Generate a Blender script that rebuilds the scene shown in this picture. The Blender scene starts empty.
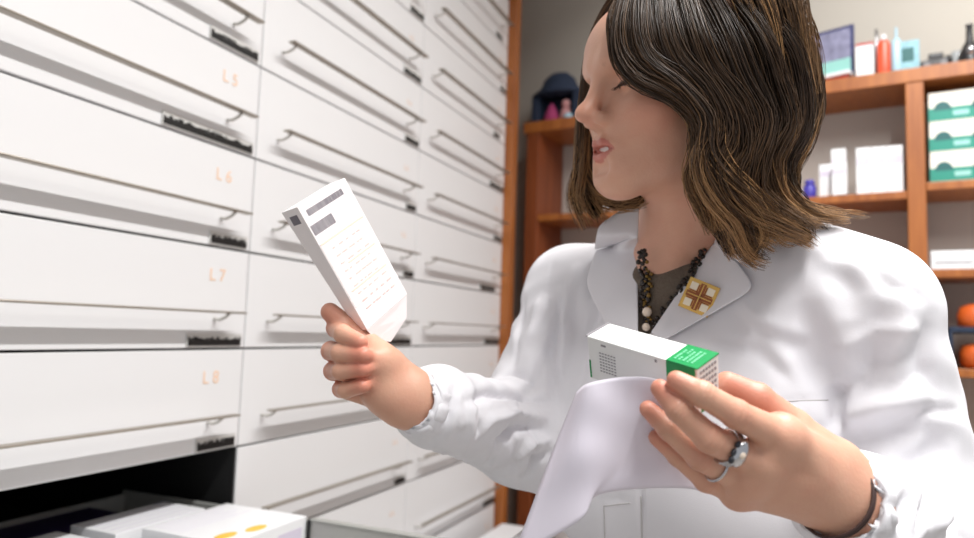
import bpy, bmesh, math, random
import numpy as np
from mathutils import Vector, Matrix
from mathutils.bvhtree import BVHTree
rnd = random.Random(7)
rng = np.random.default_rng(11)
SC = bpy.context.scene
COL = SC.collection

# ------------------------------------------------------------------ camera
F = 700.0
YAW, PITCH, ROLL = .4018, .0894, .0314
CAM = np.array([.9, 0, 1.25])
_f = np.array([-math.sin(YAW)*math.cos(PITCH), math.cos(YAW)*math.cos(PITCH), math.sin(PITCH)])
_r = np.array([math.cos(YAW), math.sin(YAW), 0.0])
_u = np.cross(_r, _f)
_r, _u = math.cos(ROLL)*_r + math.sin(ROLL)*_u, -math.sin(ROLL)*_r + math.cos(ROLL)*_u
UP = np.array([0, 0, 1.0])
def P(U, V, z): return CAM + z*((U-487)/F*_r - (V-269)/F*_u + _f)
def C(x, y, z): return CAM + x*_r + y*_u + z*_f
def proj(p):
    q = np.asarray(p) - CAM; z = q @ _f
    return 487 + F*(q @ _r)/z, 269 - F*(q @ _u)/z, z
def nrm(v): v = np.asarray(v, float); return v/np.linalg.norm(v)

cd = bpy.data.cameras.new('camera'); co = bpy.data.objects.new('camera', cd); COL.objects.link(co)
cd.sensor_width = 36; cd.lens = 36*F/974; cd.clip_start = .02
co.matrix_world = Matrix([[_r[i], _u[i], -_f[i], CAM[i]] for i in range(3)] + [[0, 0, 0, 1]])
cd.dof.use_dof = True; cd.dof.focus_distance = .56; cd.dof.aperture_fstop = 5.0
SC.camera = co
SC.view_settings.view_transform = 'Standard'; SC.view_settings.look = 'None'
SC.view_settings.gamma = 1; SC.view_settings.exposure = 0.25

# ------------------------------------------------------------------ materials
def s2l(c): return tuple(((x/255)/12.92 if x/255 < .04045 else ((x/255+.055)/1.055)**2.4) for x in c)
def mat(name, rgb, rough=.5, metal=0, spec=.5, noise=None, bump=None, alpha=None, trans=0, sss=0, coat=0):
    """rgb in sRGB 0-255; noise=(scale, amount) mottles the colour; bump=(scale, strength)"""
    m = bpy.data.materials.new(name); m.use_nodes = True
    nt = m.node_tree; b = nt.nodes['Principled BSDF']
    c = s2l(rgb) + (1,)
    b.inputs['Base Color'].default_value = c
    b.inputs['Roughness'].default_value = rough; b.inputs['Metallic'].default_value = metal
    b.inputs['Specular IOR Level'].default_value = spec
    if sss:
        b.inputs['Subsurface Weight'].default_value = sss
        b.inputs['Subsurface Radius'].default_value = (1, .35, .2)
        b.inputs['Subsurface Scale'].default_value = .006
    if trans: b.inputs['Transmission Weight'].default_value = trans
    if coat: b.inputs['Coat Weight'].default_value = coat
    if noise or bump:
        tc = nt.nodes.new('ShaderNodeTexCoord')
    if noise:
        n = nt.nodes.new('ShaderNodeTexNoise'); n.inputs['Scale'].default_value = noise[0]; n.inputs['Detail'].default_value = 4
        nt.links.new(tc.outputs['Object'], n.inputs['Vector'])
        mx = nt.nodes.new('ShaderNodeMix'); mx.data_type = 'RGBA'
        mx.inputs['A'].default_value = tuple(x*(1-noise[1]) for x in c[:3]) + (1,)
        mx.inputs['B'].default_value = tuple(min(1, x*(1+noise[1])) for x in c[:3]) + (1,)
        nt.links.new(n.outputs['Fac'], mx.inputs['Factor']); nt.links.new(mx.outputs['Result'], b.inputs['Base Color'])
    if bump:
        n2 = nt.nodes.new('ShaderNodeTexNoise'); n2.inputs['Scale'].default_value = bump[0]; n2.inputs['Detail'].default_value = 3
        nt.links.new(tc.outputs['Object'], n2.inputs['Vector'])
        bp = nt.nodes.new('ShaderNodeBump'); bp.inputs['Strength'].default_value = bump[1]; bp.inputs['Distance'].default_value = .01
        nt.links.new(n2.outputs['Fac'], bp.inputs['Height']); nt.links.new(bp.outputs['Normal'], b.inputs['Normal'])
    return m
def wood_mat(name, a, b_, scale=(1, 1, .08)):
    m = bpy.data.materials.new(name); m.use_nodes = True
    nt = m.node_tree; b = nt.nodes['Principled BSDF']; b.inputs['Roughness'].default_value = .42
    tc = nt.nodes.new('ShaderNodeTexCoord'); mp = nt.nodes.new('ShaderNodeMapping'); mp.inputs['Scale'].default_value = scale
    n = nt.nodes.new('ShaderNodeTexNoise'); n.inputs['Scale'].default_value = 45; n.inputs['Detail'].default_value = 5; n.inputs['Distortion'].default_value = .6
    cr = nt.nodes.new('ShaderNodeValToRGB')
    cr.color_ramp.elements[0].position = .3; cr.color_ramp.elements[0].color = s2l(a)+(1,)
    cr.color_ramp.elements[1].position = .7; cr.color_ramp.elements[1].color = s2l(b_)+(1,)
    nt.links.new(tc.outputs['Object'], mp.inputs['Vector']); nt.links.new(mp.outputs['Vector'], n.inputs['Vector'])
    nt.links.new(n.outputs['Fac'], cr.inputs['Fac']); nt.links.new(cr.outputs['Color'], b.inputs['Base Color'])
    return m
M = {}
M['drawer'] = mat('white_lacquer', (230, 229, 230), .32, spec=.4)
M['gap'] = mat('dark_gap', (48, 45, 45), .8)
M['inside'] = mat('interior_shade_black', (14, 14, 15), .7)  # near-black standing in for the shade inside the cabinet
M['steel'] = mat('brushed_steel', (168, 160, 150), .38, metal=.75, noise=(60, .08))
M['steel_grey'] = mat('grey_drawer_side', (176, 176, 172), .45, metal=.3)
M['holder'] = mat('clear_plastic_holder', (205, 203, 200), .3)
M['black'] = mat('black_label_plastic', (22, 21, 22), .5)
M['orange_ink'] = mat('pale_orange_ink', (244, 206, 176), .6)
M['wood'] = wood_mat('orange_wood', (144, 80, 36), (178, 108, 52))
M['wood_dark'] = wood_mat('red_brown_wood', (122, 62, 34), (150, 80, 44))
M['wall'] = mat('beige_wall_paint', (190, 184, 174), .85, noise=(3, .03), bump=(180, .05))
M['wall_white'] = mat('white_wall_paint', (226, 224, 222), .85)
M['floor'] = mat('grey_floor_tile', (170, 165, 158), .4, noise=(6, .08))
M['white'] = mat('white_card', (236, 236, 238), .5)
M['paper'] = mat('white_paper', (236, 232, 240), .7)
M['cloth'] = mat('white_cotton', (228, 226, 230), .85, spec=.2, bump=(900, .06))
M['thread'] = mat('grey_seam_thread', (196, 192, 192), .9)

# ------------------------------------------------------------------ mesh helpers
def tag(o, label=None, cat=None, group=None, kind=None):
    if label: o['label'] = label
    if cat: o['category'] = cat
    if group: o['group'] = group
    if kind: o['kind'] = kind
    return o
def empty(name, loc, rz=0):
    o = bpy.data.objects.new(name, None); COL.objects.link(o); o.location = loc; o.rotation_euler = (0, 0, rz); o.empty_display_size = .05
    return o
class MB:
    """collects shapes of one mesh; coordinates are local to whatever frame the caller uses"""
    def __init__(s): s.v = []; s.f = []; s.m = []; s.mi = 0
    def add(s, vs, fs):
        o = len(s.v); s.v += [tuple(map(float, v)) for v in vs]; s.f += [tuple(i+o for i in f) for f in fs]; s.m += [s.mi]*len(fs); return s
    def box(s, x0, x1, y0, y1, z0, z1):
        vs = [(x, y, z) for x in (x0, x1) for y in (y0, y1) for z in (z0, z1)]
        return s.add(vs, [(0, 1, 3, 2), (4, 6, 7, 5), (0, 4, 5, 1), (2, 3, 7, 6), (0, 2, 6, 4), (1, 5, 7, 3)])
    def hexa(s, c8):   # corners ordered like box
        return s.add(c8, [(0, 1, 3, 2), (4, 6, 7, 5), (0, 4, 5, 1), (2, 3, 7, 6), (0, 2, 6, 4), (1, 5, 7, 3)])
    def tube(s, pts, r, n=10, closed=False):
        pts = [np.array(p, float) for p in pts]; N = len(pts); rr = r if hasattr(r, '__len__') else [r]*N
        ref = None; vs = []
        for i, p in enumerate(pts):
            a = pts[(i-1) % N if closed else max(i-1, 0)]; b = pts[(i+1) % N if closed else min(i+1, N-1)]
            t = nrm(b-a)
            if ref is None: ref = nrm(np.cross(t, [0.3, .2, .93] if abs(t[2]) < .9 else [1, 0, 0]))
            ref = nrm(ref - t*(ref @ t)); bi = np.cross(t, ref)
            for k in range(n):
                q = 2*math.pi*k/n; vs.append(p + rr[i]*(math.cos(q)*ref + math.sin(q)*bi))
        fs = []
        for i in range(N if closed else N-1):
            j = (i+1) % N
            for k in range(n): fs.append((i*n+k, i*n+(k+1) % n, j*n+(k+1) % n, j*n+k))
        if not closed: fs += [tuple(range(n))[::-1], tuple((N-1)*n+k for k in range(n))]
        return s.add(vs, fs)
    def lathe(s, prof, c=(0, 0, 0), n=24, sx=1, sy=1):   # prof: (r, z)
        vs = [(c[0]+sx*r*math.cos(2*math.pi*k/n), c[1]+sy*r*math.sin(2*math.pi*k/n), c[2]+z) for r, z in prof for k in range(n)]
        fs = [(i*n+k, i*n+(k+1) % n, (i+1)*n+(k+1) % n, (i+1)*n+k) for i in range(len(prof)-1) for k in range(n)]
        fs += [tuple(range(n))[::-1], tuple((len(prof)-1)*n+k for k in range(n))]
        return s.add(vs, fs)
    def ball(s, c, r, n=12, sc=(1, 1, 1)):
        c = np.array(c); prof = [math.pi*i/n for i in range(n+1)]
        vs = []; 
        for a in prof:
            for k in range(n*2):
                q = math.pi*k/n; vs.append(c + r*np.array([sc[0]*math.sin(a)*math.cos(q), sc[1]*math.sin(a)*math.sin(q), -sc[2]*math.cos(a)]))
        w = n*2
        fs = [(i*w+k, i*w+(k+1) % w, (i+1)*w+(k+1) % w, (i+1)*w+k) for i in range(n) for k in range(w)]
        return s.add(vs, fs)
    def build(s, name, mats, parent=None, bevel=0, smooth=False, loc=None, seg=2):
        me = bpy.data.meshes.new(name); me.from_pydata(s.v, [], s.f)
        for m in (mats if isinstance(mats, (list, tuple)) else [mats]): me.materials.append(m)
        me.polygons.foreach_set('material_index', s.m)
        bm = bmesh.new(); bm.from_mesh(me); bmesh.ops.recalc_face_normals(bm, faces=bm.faces[:]); bm.to_mesh(me); bm.free()
        if smooth: me.polygons.foreach_set('use_smooth', [True]*len(me.polygons))
        o = bpy.data.objects.new(name, me); COL.objects.link(o)
        if parent is not None: o.parent = parent
        if loc is not None: o.location = loc
        if bevel:
            b = o.modifiers.new('bevel', 'BEVEL'); b.width = bevel; b.segments = seg; b.limit_method = 'ANGLE'
        return o
def text_mesh(name, body, size, M4, m, parent=None, ext=.0003):
    """lettering as thin mesh; M4 maps text x/y/z axes to the parent's frame"""
    cu = bpy.data.curves.new(name, 'FONT'); cu.body = body; cu.size = size; cu.extrude = ext; cu.align_x = 'CENTER'; cu.align_y = 'CENTER'
    t = bpy.data.objects.new('tmp', cu); COL.objects.link(t)
    dg = bpy.context.evaluated_depsgraph_get(); me = bpy.data.meshes.new_from_object(t.evaluated_get(dg))
    bpy.data.objects.remove(t); me.transform(M4); me.materials.clear(); me.materials.append(m)
    o = bpy.data.objects.new(name, me); COL.objects.link(o)
    if parent is not None: o.parent = parent
    return o
def frame(o, x, y, z):   # 4x4 from origin and axes
    return Matrix([[x[i], y[i], z[i], o[i]] for i in range(3)] + [[0, 0, 0, 1]])

# ------------------------------------------------------------------ implicit surfaces
class Field:
    def __init__(s, lo, hi, h):
        s.lo = np.array(lo, float); s.h = h; s.n = np.ceil((np.array(hi)-s.lo)/h).astype(int)+1
        s.ax = [(s.lo[i] + h*np.arange(s.n[i])).astype(np.float32) for i in range(3)]
        s.S = np.full(s.n, .05, np.float32)
    def _sub(s, lo, hi):
        a = np.clip(np.floor((lo-s.lo)/s.h).astype(int), 0, s.n); b = np.clip(np.ceil((hi-s.lo)/s.h).astype(int)+1, 0, s.n)
        if (b <= a).any(): return None, None
        sl = tuple(slice(a[i], b[i]) for i in range(3))
        X = s.ax[0][sl[0]][:, None, None]; Y = s.ax[1][sl[1]][None, :, None]; Z = s.ax[2][sl[2]][None, None, :]
        return sl, (X, Y, Z)
    def comb(s, sl, d, k, sub):
        A = s.S[sl]
        if sub:
            h = np.maximum(k-np.abs(A+d), 0)/k; s.S[sl] = np.maximum(A, -d) + h*h*k*.25
        else:
            h = np.maximum(k-np.abs(A-d), 0)/k; s.S[sl] = np.minimum(A, d) - h*h*k*.25
    def cone(s, a, b, ra, rb=None, k=.01, sub=False, flat=None):
        a = np.array(a, float); b = np.array(b, float); rb = ra if rb is None else rb
        R = max(ra, rb)*(1.0) + max(.012, k)
        if flat: R = R*1.02
        sl, g = s._sub(np.minimum(a, b)-R, np.maximum(a, b)+R)
        if sl is None: return s
        X, Y, Z = [g[i]-a[i] for i in range(3)]; ab = b-a
        if flat:
            n, f = nrm(flat[0]), flat[1]; dn = X*n[0]+Y*n[1]+Z*n[2]; e = 1/f-1
            X, Y, Z = X+dn*n[0]*e, Y+dn*n[1]*e, Z+dn*n[2]*e; ab = ab + (ab @ n)*n*e
        L = max(ab @ ab, 1e-12); t = np.clip((X*ab[0]+Y*ab[1]+Z*ab[2])/L, 0, 1)
        d = np.sqrt((X-t*ab[0])**2+(Y-t*ab[1])**2+(Z-t*ab[2])**2) - (ra+t*(rb-ra))
        if flat: d = d*(flat[1]**.5)
        s.comb(sl, d.astype(np.float32), k, sub); return s
    def ell(s, c, r, ax=None, k=.01, sub=False):
        c = np.array(c, float); r = np.array(r if hasattr(r, '__len__') else (r,)*3, float); ax = np.eye(3) if ax is None else ax   # rows = axes
        R = max(r) + max(.012, k); sl, g = s._sub(c-R, c+R)
        if sl is None: return s
        X, Y, Z = [g[i]-c[i] for i in range(3)]
        q = [(X*ax[i][0]+Y*ax[i][1]+Z*ax[i][2])/r[i] for i in range(3)]
        k0 = np.sqrt(q[0]**2+q[1]**2+q[2]**2)+1e-9; k1 = np.sqrt((q[0]/r[0])**2+(q[1]/r[1])**2+(q[2]/r[2])**2)+1e-9
        s.comb(sl, (k0*(k0-1)/k1).astype(np.float32), k, sub); return s
    def func(s, fn, lo, hi, k=.004, sub=True):
        sl, g = s._sub(np.array(lo), np.array(hi))
        if sl is None: return s
        s.comb(sl, fn(*np.broadcast_arrays(*g)).astype(np.float32), k, sub); return s
    def mesh(s):
        S = s.S; ins = S < 0; nx, ny, nz = S.shape
        cnt = np.zeros((nx-1, ny-1, nz-1), np.uint8)
        for dx in (0, 1):
            for dy in (0, 1):
                for dz in (0, 1): cnt += ins[dx:nx-1+dx, dy:ny-1+dy, dz:nz-1+dz]
        act = (cnt > 0) & (cnt < 8); I = np.argwhere(act); idx = np.full(act.shape, -1, np.int64); idx[act] = np.arange(len(I))
        cor = np.array([(x, y, z) for x in (0, 1) for y in (0, 1) for z in (0, 1)])
        val = np.stack([S[I[:, 0]+c[0], I[:, 1]+c[1], I[:, 2]+c[2]] for c in cor], 1)
        acc = np.zeros((len(I), 3)); num = np.zeros(len(I))
        for a in range(8):
            for b in range(a+1, 8):
                if np.abs(cor[a]-cor[b]).sum() != 1: continue
                m = (val[:, a] < 0) != (val[:, b] < 0); t = np.where(m, val[:, a]/np.where(m, val[:, a]-val[:, b], 1), 0)
                acc += m[:, None]*(cor[a]+t[:, None]*(cor[b]-cor[a])); num += m
        V = s.lo + s.h*(I + acc/num[:, None])
        Q = []
        for a in range(3):
            b, c = (a+1) % 3, (a+2) % 3
            s0 = [slice(None)]*3; s1 = [slice(None)]*3; s0[a] = slice(0, -1); s1[a] = slice(1, None)
            A, B = ins[tuple(s0)], ins[tuple(s1)]; E = np.argwhere(A != B)
            E = E[(E[:, b] > 0) & (E[:, c] > 0) & (E[:, b] < S.shape[b]-1) & (E[:, c] < S.shape[c]-1)]
            def g(db, dc):
                J = E.copy(); J[:, b] -= db; J[:, c] -= dc; return idx[J[:, 0], J[:, 1], J[:, 2]]
            q = np.stack([g(1, 1), g(0, 1), g(0, 0), g(1, 0)], 1)
            fl = ~A[E[:, 0], E[:, 1], E[:, 2]]; q[fl] = q[fl][:, ::-1]; Q.append(q)
        return V, np.concatenate(Q)
def smooth_v(V, Q, it=3, f=.5):
    E = np.concatenate([Q[:, [0, 1]], Q[:, [1, 2]], Q[:, [2, 3]], Q[:, [3, 0]]]); E = np.concatenate([E, E[:, ::-1]])
    n = np.bincount(E[:, 0], minlength=len(V))[:, None]
    for _ in range(it):
        A = np.stack([np.bincount(E[:, 0], V[E[:, 1], i], minlength=len(V)) for i in range(3)], 1)/np.maximum(n, 1)
        V = V + f*(A-V)
    return V
def normals(V, Q):
    n = np.cross(V[Q[:, 2]]-V[Q[:, 0]], V[Q[:, 3]]-V[Q[:, 1]]); N = np.zeros_like(V)
    for i in range(4):
        for a in range(3): N[:, a] += np.bincount(Q[:, i], n[:, a], minlength=len(V))
    return N/(np.linalg.norm(N, axis=1)[:, None]+1e-12)
def np_mesh(name, V, Q, mats, parent=None, smooth=True, attrs=None, mi=None):
    me = bpy.data.meshes.new(name); k = Q.shape[1]
    me.vertices.add(len(V)); me.vertices.foreach_set('co', V.astype(np.float32).ravel())
    me.loops.add(Q.size); me.loops.foreach_set('vertex_index', Q.astype(np.int32).ravel())
    me.polygons.add(len(Q)); me.polygons.foreach_set('loop_start', np.arange(0, Q.size, k, dtype=np.int32))
    for m in (mats if isinstance(mats, (list, tuple)) else [mats]): me.materials.append(m)
    if mi is not None: me.polygons.foreach_set('material_index', mi.astype(np.int32))
    me.update(calc_edges=True); me.validate()
    if smooth: me.polygons.foreach_set('use_smooth', np.ones(len(me.polygons), bool))
    for nm, a in (attrs or {}).items():
        at = me.attributes.new(nm, 'FLOAT', 'POINT'); at.data.foreach_set('value', a.astype(np.float32))
    o = bpy.data.objects.new(name, me); COL.objects.link(o)
    if parent is not None: o.parent = parent
    return o
def seg_dist(V, a, b):
    ab = b-a; t = np.clip(((V-a) @ ab)/max(ab @ ab, 1e-12), 0, 1); return np.linalg.norm(V-(a+t[:, None]*ab), axis=1), t
# ================================================================== the room
H = .175; Z0 = CAM[2]-.0439
YC = [.384, 1.004, 1.629, 2.246]
def struct(name, mb, m): return tag(mb.build(name, m), kind='structure')
struct('floor', MB().box(-1.04, 3.9, -2.0, 2.72, -.05, 0), M['floor'])
struct('ceiling', MB().box(-1.04, 3.9, -2.0, 2.72, 3.0, 3.05), M['wall_white'])
struct('wall_left', MB().box(-1.04, -.98, -2.0, 2.72, 0, 3.0), M['wall_white'])
struct('wall_back', MB().box(-1.04, 3.9, 2.54, 2.62, 0, 3.0), M['wall'])

# ------------------------------------------------------------------ drawer cabinets
M['bracket'] = mat('pale_steel', (206, 202, 196), .4, metal=.3)
codes = {2: 'L 5', 1: 'L 6', 0: 'L 7', -1: 'L 8'}
def strip(y0, n, w, h=.013):
    """black comb-like label strip with a ragged top edge, local y along the drawer"""
    mb = MB(); mb.box(.0032, .0042, y0, y0+w, .006, .006+h*.62)
    k = 0; y = y0
    while y < y0+w-.002:
        ww = rnd.uniform(.002, .006); hh = h*rnd.choice([.75, .85, 1.0, 1.0])
        mb.box(.0031, .0043, y, min(y+ww, y0+w), .006, .006+hh); y += ww + rnd.choice([.0012, .002, .0006])
    return mb
def drawer(parent, c, k, pull=0):
    y0, y1 = YC[c]+.0015, YC[c+1]-.0015; z = Z0+k*H
    d = MB().box(-.018, 0, y0, y1, .002, H-.002).build('drawer', M['drawer'], parent, bevel=.0012)
    d.location = (pull, 0, z)
    hz = .063; X = .033; a, b = y0+.040, y1-.040
    hb = MB().box(X-.008, X+.008, a, b, hz-.0018, hz+.0018)
    hb.build('handle', M['steel'], d, bevel=.0015)
    for yy in (a+.016, b-.035):
        MB().tube([(-.001, yy, hz-.012), (.012, yy, hz-.013), (.024, yy, hz-.009), (X, yy, hz-.002)], .0028, 8).build('handle_bracket', M['bracket'], d, smooth=True)
    w = {(0, 3): .115, (0, 2): .20, (0, 1): .085, (0, -1): .085}.get((c, k), rnd.choice([.05, .07, .09, .12]))
    yb = y1-.012
    if c == 2 and rnd.random() < .3: yb -= .05
    st = strip(yb-w, 8, w, .013 if c else .0145)
    st.build('label_strip', M['black'], d)
    MB().box(.0005, .0031, yb-w-.002, yb+.002, .004, .026).build('label_holder', M['holder'], d)
    # hand-written code, pale orange
    ty = y1-.074 if c == 0 else y1-.075
    M4 = frame((.0006, ty, .126 if c == 0 else .112), (0, 1, 0), (0, 0, 1), (1, 0, 0))
    if c == 0 and k in codes: text_mesh('code_mark', codes[k], .030, M4, M['orange_ink'], d)
    else:
        mb = MB(); t = ty
        for q in range(2):
            mb.box(.0002, .0007, t+q*.014, t+q*.014+.0018, .106, .118); mb.box(.0002, .0007, t+q*.014, t+q*.014+.007, .106, .108)
        mb.build('code_mark', M['orange_ink'], d)
    return d
rows = [(-3, 4), (-4, 6), (-5, 8)]
lab = ['white wall cabinet of wide drawers nearest the left edge, its lowest visible drawer pulled open',
       'middle bank of white drawers with steel bar handles, behind the hand holding the pack',
       'narrow-looking far bank of white drawers next to the orange wooden end panel']
cabs = []
for c in range(3):
    r = empty('drawer_cabinet', (0, 0, 0)); cabs.append(r)
    tag(r, lab[c], 'drawer cabinet')
    lo, hi = rows[c]; y0, y1 = YC[c], YC[c+1]
    zl, zh = Z0+lo*H, Z0+hi*H
    b = MB()
    ztop = 2.92
    b.box(-.95, -.93, y0, y1, .06, ztop)                          # back
    b.box(-.95, -.019, y0, y0+.003, .06, ztop); b.box(-.95, -.019, y1-.003, y1, .06, ztop)
    b.box(-.95, -.019, y0, y1, zh, ztop); 
    if hi*H+Z0 < ztop: b.mi = 1; b.box(-.019, 0, y0, y1, zh+.002, ztop); b.mi = 0
    b.mi = 1; b.box(-.95, 0, y0, y1, .06, zl-.002); b.mi = 0
    for k in range(lo, hi):
        if (c, k) != (0, -2) : b.box(-.93, -.0185, y0, y1, Z0+k*H-.0025, Z0+k*H+.0025)
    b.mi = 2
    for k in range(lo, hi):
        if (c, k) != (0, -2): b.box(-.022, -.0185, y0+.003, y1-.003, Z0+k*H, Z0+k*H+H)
    b.build('body', [M['gap'], M['drawer'], M['inside']], r)
    MB().box(-.9, -.03, y0, y1, 0, .06).build('plinth', M['gap'], r)
    for k in range(lo, hi):
        if (c, k) == (0, -2): continue
        drawer(r, c, k)
# near-black sheets that paint the shade inside the open bay
MB().box(-.93, -.02, YC[0]+.003, YC[0]+.005, Z0-2*H, Z0-H).box(-.93, -.002, YC[1]-.005, YC[1]-.0008, Z0-2*H, Z0-H).box(-.93, -.925, YC[0], YC[1], Z0-2*H, Z0-H).build('bay_shade', M['inside'], cabs[0])
PULL = .645
od = drawer(cabs[0], 0, -2, PULL)
od['label'] = 'pulled-out drawer with grey steel sides'
ya, yb = YC[0]+.02, YC[1]-.018
MB().box(-.89, -.018, ya, ya+.008, .01, .077).build('side_panel', M['steel_grey'], od, bevel=.001)
MB().box(-.89, -.018, yb-.008, yb, .01, .077).box(-.46, -.018, yb-.011, yb+.003, .077, .080).build('side_panel', M['steel_grey'], od, bevel=.001)
MB().box(-.89, -.018, ya, yb, .005, .011).build('drawer_bottom', M['steel_grey'], od)
MB().box(-.89, -.882, ya, yb, .01, .07).build('back_panel', M['steel_grey'], od)
MB().box(-.464, -.460, yb-.012, yb-.008, .012, .079).build('divider_post', M['black'], od)
# wooden end panel closing the run of drawers
MB().box(-.95, .03, 2.248, 2.292, 0, 3.0).build('end_panel', M['wood'], cabs[2], bevel=.002)
cabs[2].children[-1]['label'] = 'orange wooden end panel'

# ------------------------------------------------------------------ cartons lying in the open drawer
zt = .94; zb = Z0-2*H+.0115
def carton(name, x0, x1, y0, y1, z0, z1, label, group=None, extra=None, cat='box', m=None, bev=.001):
    r = empty(name, ((x0+x1)/2, (y0+y1)/2, z0)); w, d_, h = (x1-x0)/2, (y1-y0)/2, z1-z0
    tag(r, label, cat, group)
    MB().box(-w, w, -d_, d_, 0, h).build('carton', m or M['white'], r, bevel=bev)
    if extra: extra(r, w, d_, h)
    return r
M['yellow'] = mat('yellow_print', (238, 190, 70), .5)
M['lilac'] = mat('pale_lilac_print', (214, 206, 222), .5)
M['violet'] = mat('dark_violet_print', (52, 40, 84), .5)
M['ink'] = mat('grey_print', (150, 146, 150), .6)
M['pinkink'] = mat('pale_pink_print', (240, 208, 202), .6)
def ex_big(r, w, d, h):
    m = MB()
    for (cx, cy, rx, ry) in ((.062, -.007, .011, .0095), (.050, -.058, .011, .0095)):
        vs = [(cx+rx*math.cos(q*math.pi/12)*1.0, cy+ry*2.2*math.sin(q*math.pi/12), h+.0004) for q in range(24)]
        m.add(vs+[(x, y, h-.0003) for x, y, z in vs], [tuple(range(24))] + [(i, (i+1) % 24, 24+(i+1) % 24, 24+i) for i in range(24)])
    m.build('yellow_mark', M['yellow'], r)
    l = MB()
    for i in range(7): l.box(-w+.012+.009*i, -w+.013+.009*i, -d+.01, d-.02-.01*(i % 3), h, h+.0003)
    l.build('print_lines', M['lilac'], r)
    MB().box(w, w+.0004, d-.07, d-.012, h*.25, h*.8).build('side_print', M['lilac'], r)
carton('medicine_carton', .010, .178, .800, .976, zb, zt, 'large white carton with yellow oval marks at the front of the open drawer', extra=ex_big)
def ex_back(r, w, d, h):
    MB().box(-w-.0004, -w+.004, d-.022, d-.001, h-.012, h+.0005).box(-w, -w+.02, d-.001, d+.0004, h-.01, h+.0005).build('violet_edge', M['violet'], r)
    l = MB()
    for i in range(5): l.box(-w+.018+.018*i, -w+.020+.018*i, -d+.01, d-.012, h, h+.0003)
    l.build('print_lines', M['lilac'], r)
carton('medicine_carton', -.098, -.002, .765, .938, zb, zt-.002, 'flat white carton with a dark violet corner lying further back in the open drawer', extra=ex_back)
carton('medicine_carton', -.10, .000, .60, .745, zb, zt-.006, 'white carton in the open drawer at the left corner of the picture', extra=lambda r, w, d, h: MB().box(-w+.01, w-.01, -d+.02, -d+.03, h, h+.0003).build('print_lines', M['lilac'], r))
carton('medicine_carton', .012, .175, .60, .780, zb, zt-.012, 'white carton lying in front of the yellow marked carton, cut off by the lower edge')
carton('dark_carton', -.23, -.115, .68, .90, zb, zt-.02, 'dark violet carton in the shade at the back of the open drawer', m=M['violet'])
carton('medicine_carton', .40, .53, .70, .95, zb, zt-.02, 'white carton at the front end of the open drawer behind its handle')

# ------------------------------------------------------------------ shelf unit on the back wall
YF, YB = 2.30, 2.525
_before = set(COL.objects)
sh = empty('shelf_unit', (.66, YF, 0)); tag(sh, 'orange wooden open shelf unit along the back wall behind the woman', 'shelf unit')
def shp(name, x0, x1, y0, y1, z0, z1, m, bev=.002): return MB().box(x0-.66, x1-.66, y0-YF, y1-YF, z0, z1).build(name, m, sh, bevel=bev)
TOP = 2.055
shp('upright', -.015, .035, YF, YB, 0, TOP-.04, M['wood_dark']); shp('upright', 1.232, 1.278, YF, YB, 0, TOP, M['wood']); shp('upright', 2.40, 2.445, YF, YB, 0, TOP-.04, M['wood'])
shp('top_board', -.03, 2.46, YF-.004, YB, TOP-.042, TOP, M['wood'])
levels = [1.695, 1.445, 1.17, .85, .5, .12]
for z in levels:
    shp('shelf', .036, 1.231, YF+.004, YB, z-.024, z, M['wood'])
    shp('shelf', 1.279, 2.399, YF+.004, YB, z-.024+.02, z+.02, M['wood'])
shp('back_board', 0, 2.44, YB, YB+.006, 0.0, TOP-.04, mat('pale_back_board', (200, 192, 184), .8), 0)

# items -------------------------------------------------------------
def prop(name, x, y, z, label, cat, rz=0, group=None):
    r = empty(name, (x, y, z), rz); tag(r, label, cat, group); return r
def lx(U, V, Y):  # x on plane Y seen at pixel
    d = P(U, V, 1)-CAM; t = (Y-CAM[1])/d[1]; return CAM+t*d
T = TOP+.0005
# picture stand with photo
M['photo'] = mat('blue_grey_photo_print', (140, 140, 166), .4, noise=(38, .85))
M['frame_navy'] = mat('navy_frame', (62, 66, 110), .4); M['red'] = mat('red_plastic', (176, 40, 38), .4); M['orange_red'] = mat('orange_red_plastic', (214, 84, 52), .35)
M['skyblue'] = mat('pale_blue_plastic', (170, 206, 222), .3); M['silver'] = mat('silver_metal', (180, 180, 184), .25, metal=.9)
M['navy'] = mat('navy_fabric', (40, 52, 74), .8, noise=(30, .4)); M['magenta'] = mat('magenta_cloth', (170, 60, 110), .8); M['pink'] = mat('pink_cloth', (206, 150, 150), .8)
M['blackish'] = mat('black_plastic', (30, 28, 30), .4); M['green'] = mat('teal_green_print', (34, 140, 122), .5); M['green_dark'] = mat('dark_teal_print', (26, 92, 92), .5)
M['violet2'] = mat('violet_blue_plastic', (72, 64, 168), .4); M['orange'] = mat('orange_fruit_plastic', (206, 92, 34), .45); M['grey'] = mat('grey_plastic', (120, 118, 120), .5)
M['cream'] = mat('cream_card', (236, 232, 220), .6); M['pkgreen'] = mat('mint_card', (150, 205, 196), .5)
p = prop('picture_stand', 1.015, 2.38, T, 'small blue framed picture standing on a red base on top of the shelf unit', 'picture', -.25)
MB().box(-.075, .075, -.03, .05, 0, .022).build('base', M['red'], p, bevel=.003)
MB().box(-.082, .082, -.036, .03, .022, .034).build('ledge', M['white'], p, bevel=.002)
f_ = MB(); f_.box(-.085, .085, 0, .008, .034, .042).box(-.085, .085, 0, .008, .182, .19).box(-.085, -.078, 0, .008, .042, .182).box(.076, .085, 0, .008, .042, .182)
f_.build('frame', M['frame_navy'], p)
MB().box(-.078, .076, .001, .007, .042, .182).build('photo', M['photo'], p)
MB().box(-.078, .076, -.001, .0005, .042, .085).build('caption_band', M['pkgreen'], p)
p = prop('dark_vase', 1.115, 2.41, T, 'small dark red vase between the picture and the white carton', 'vase')
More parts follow.
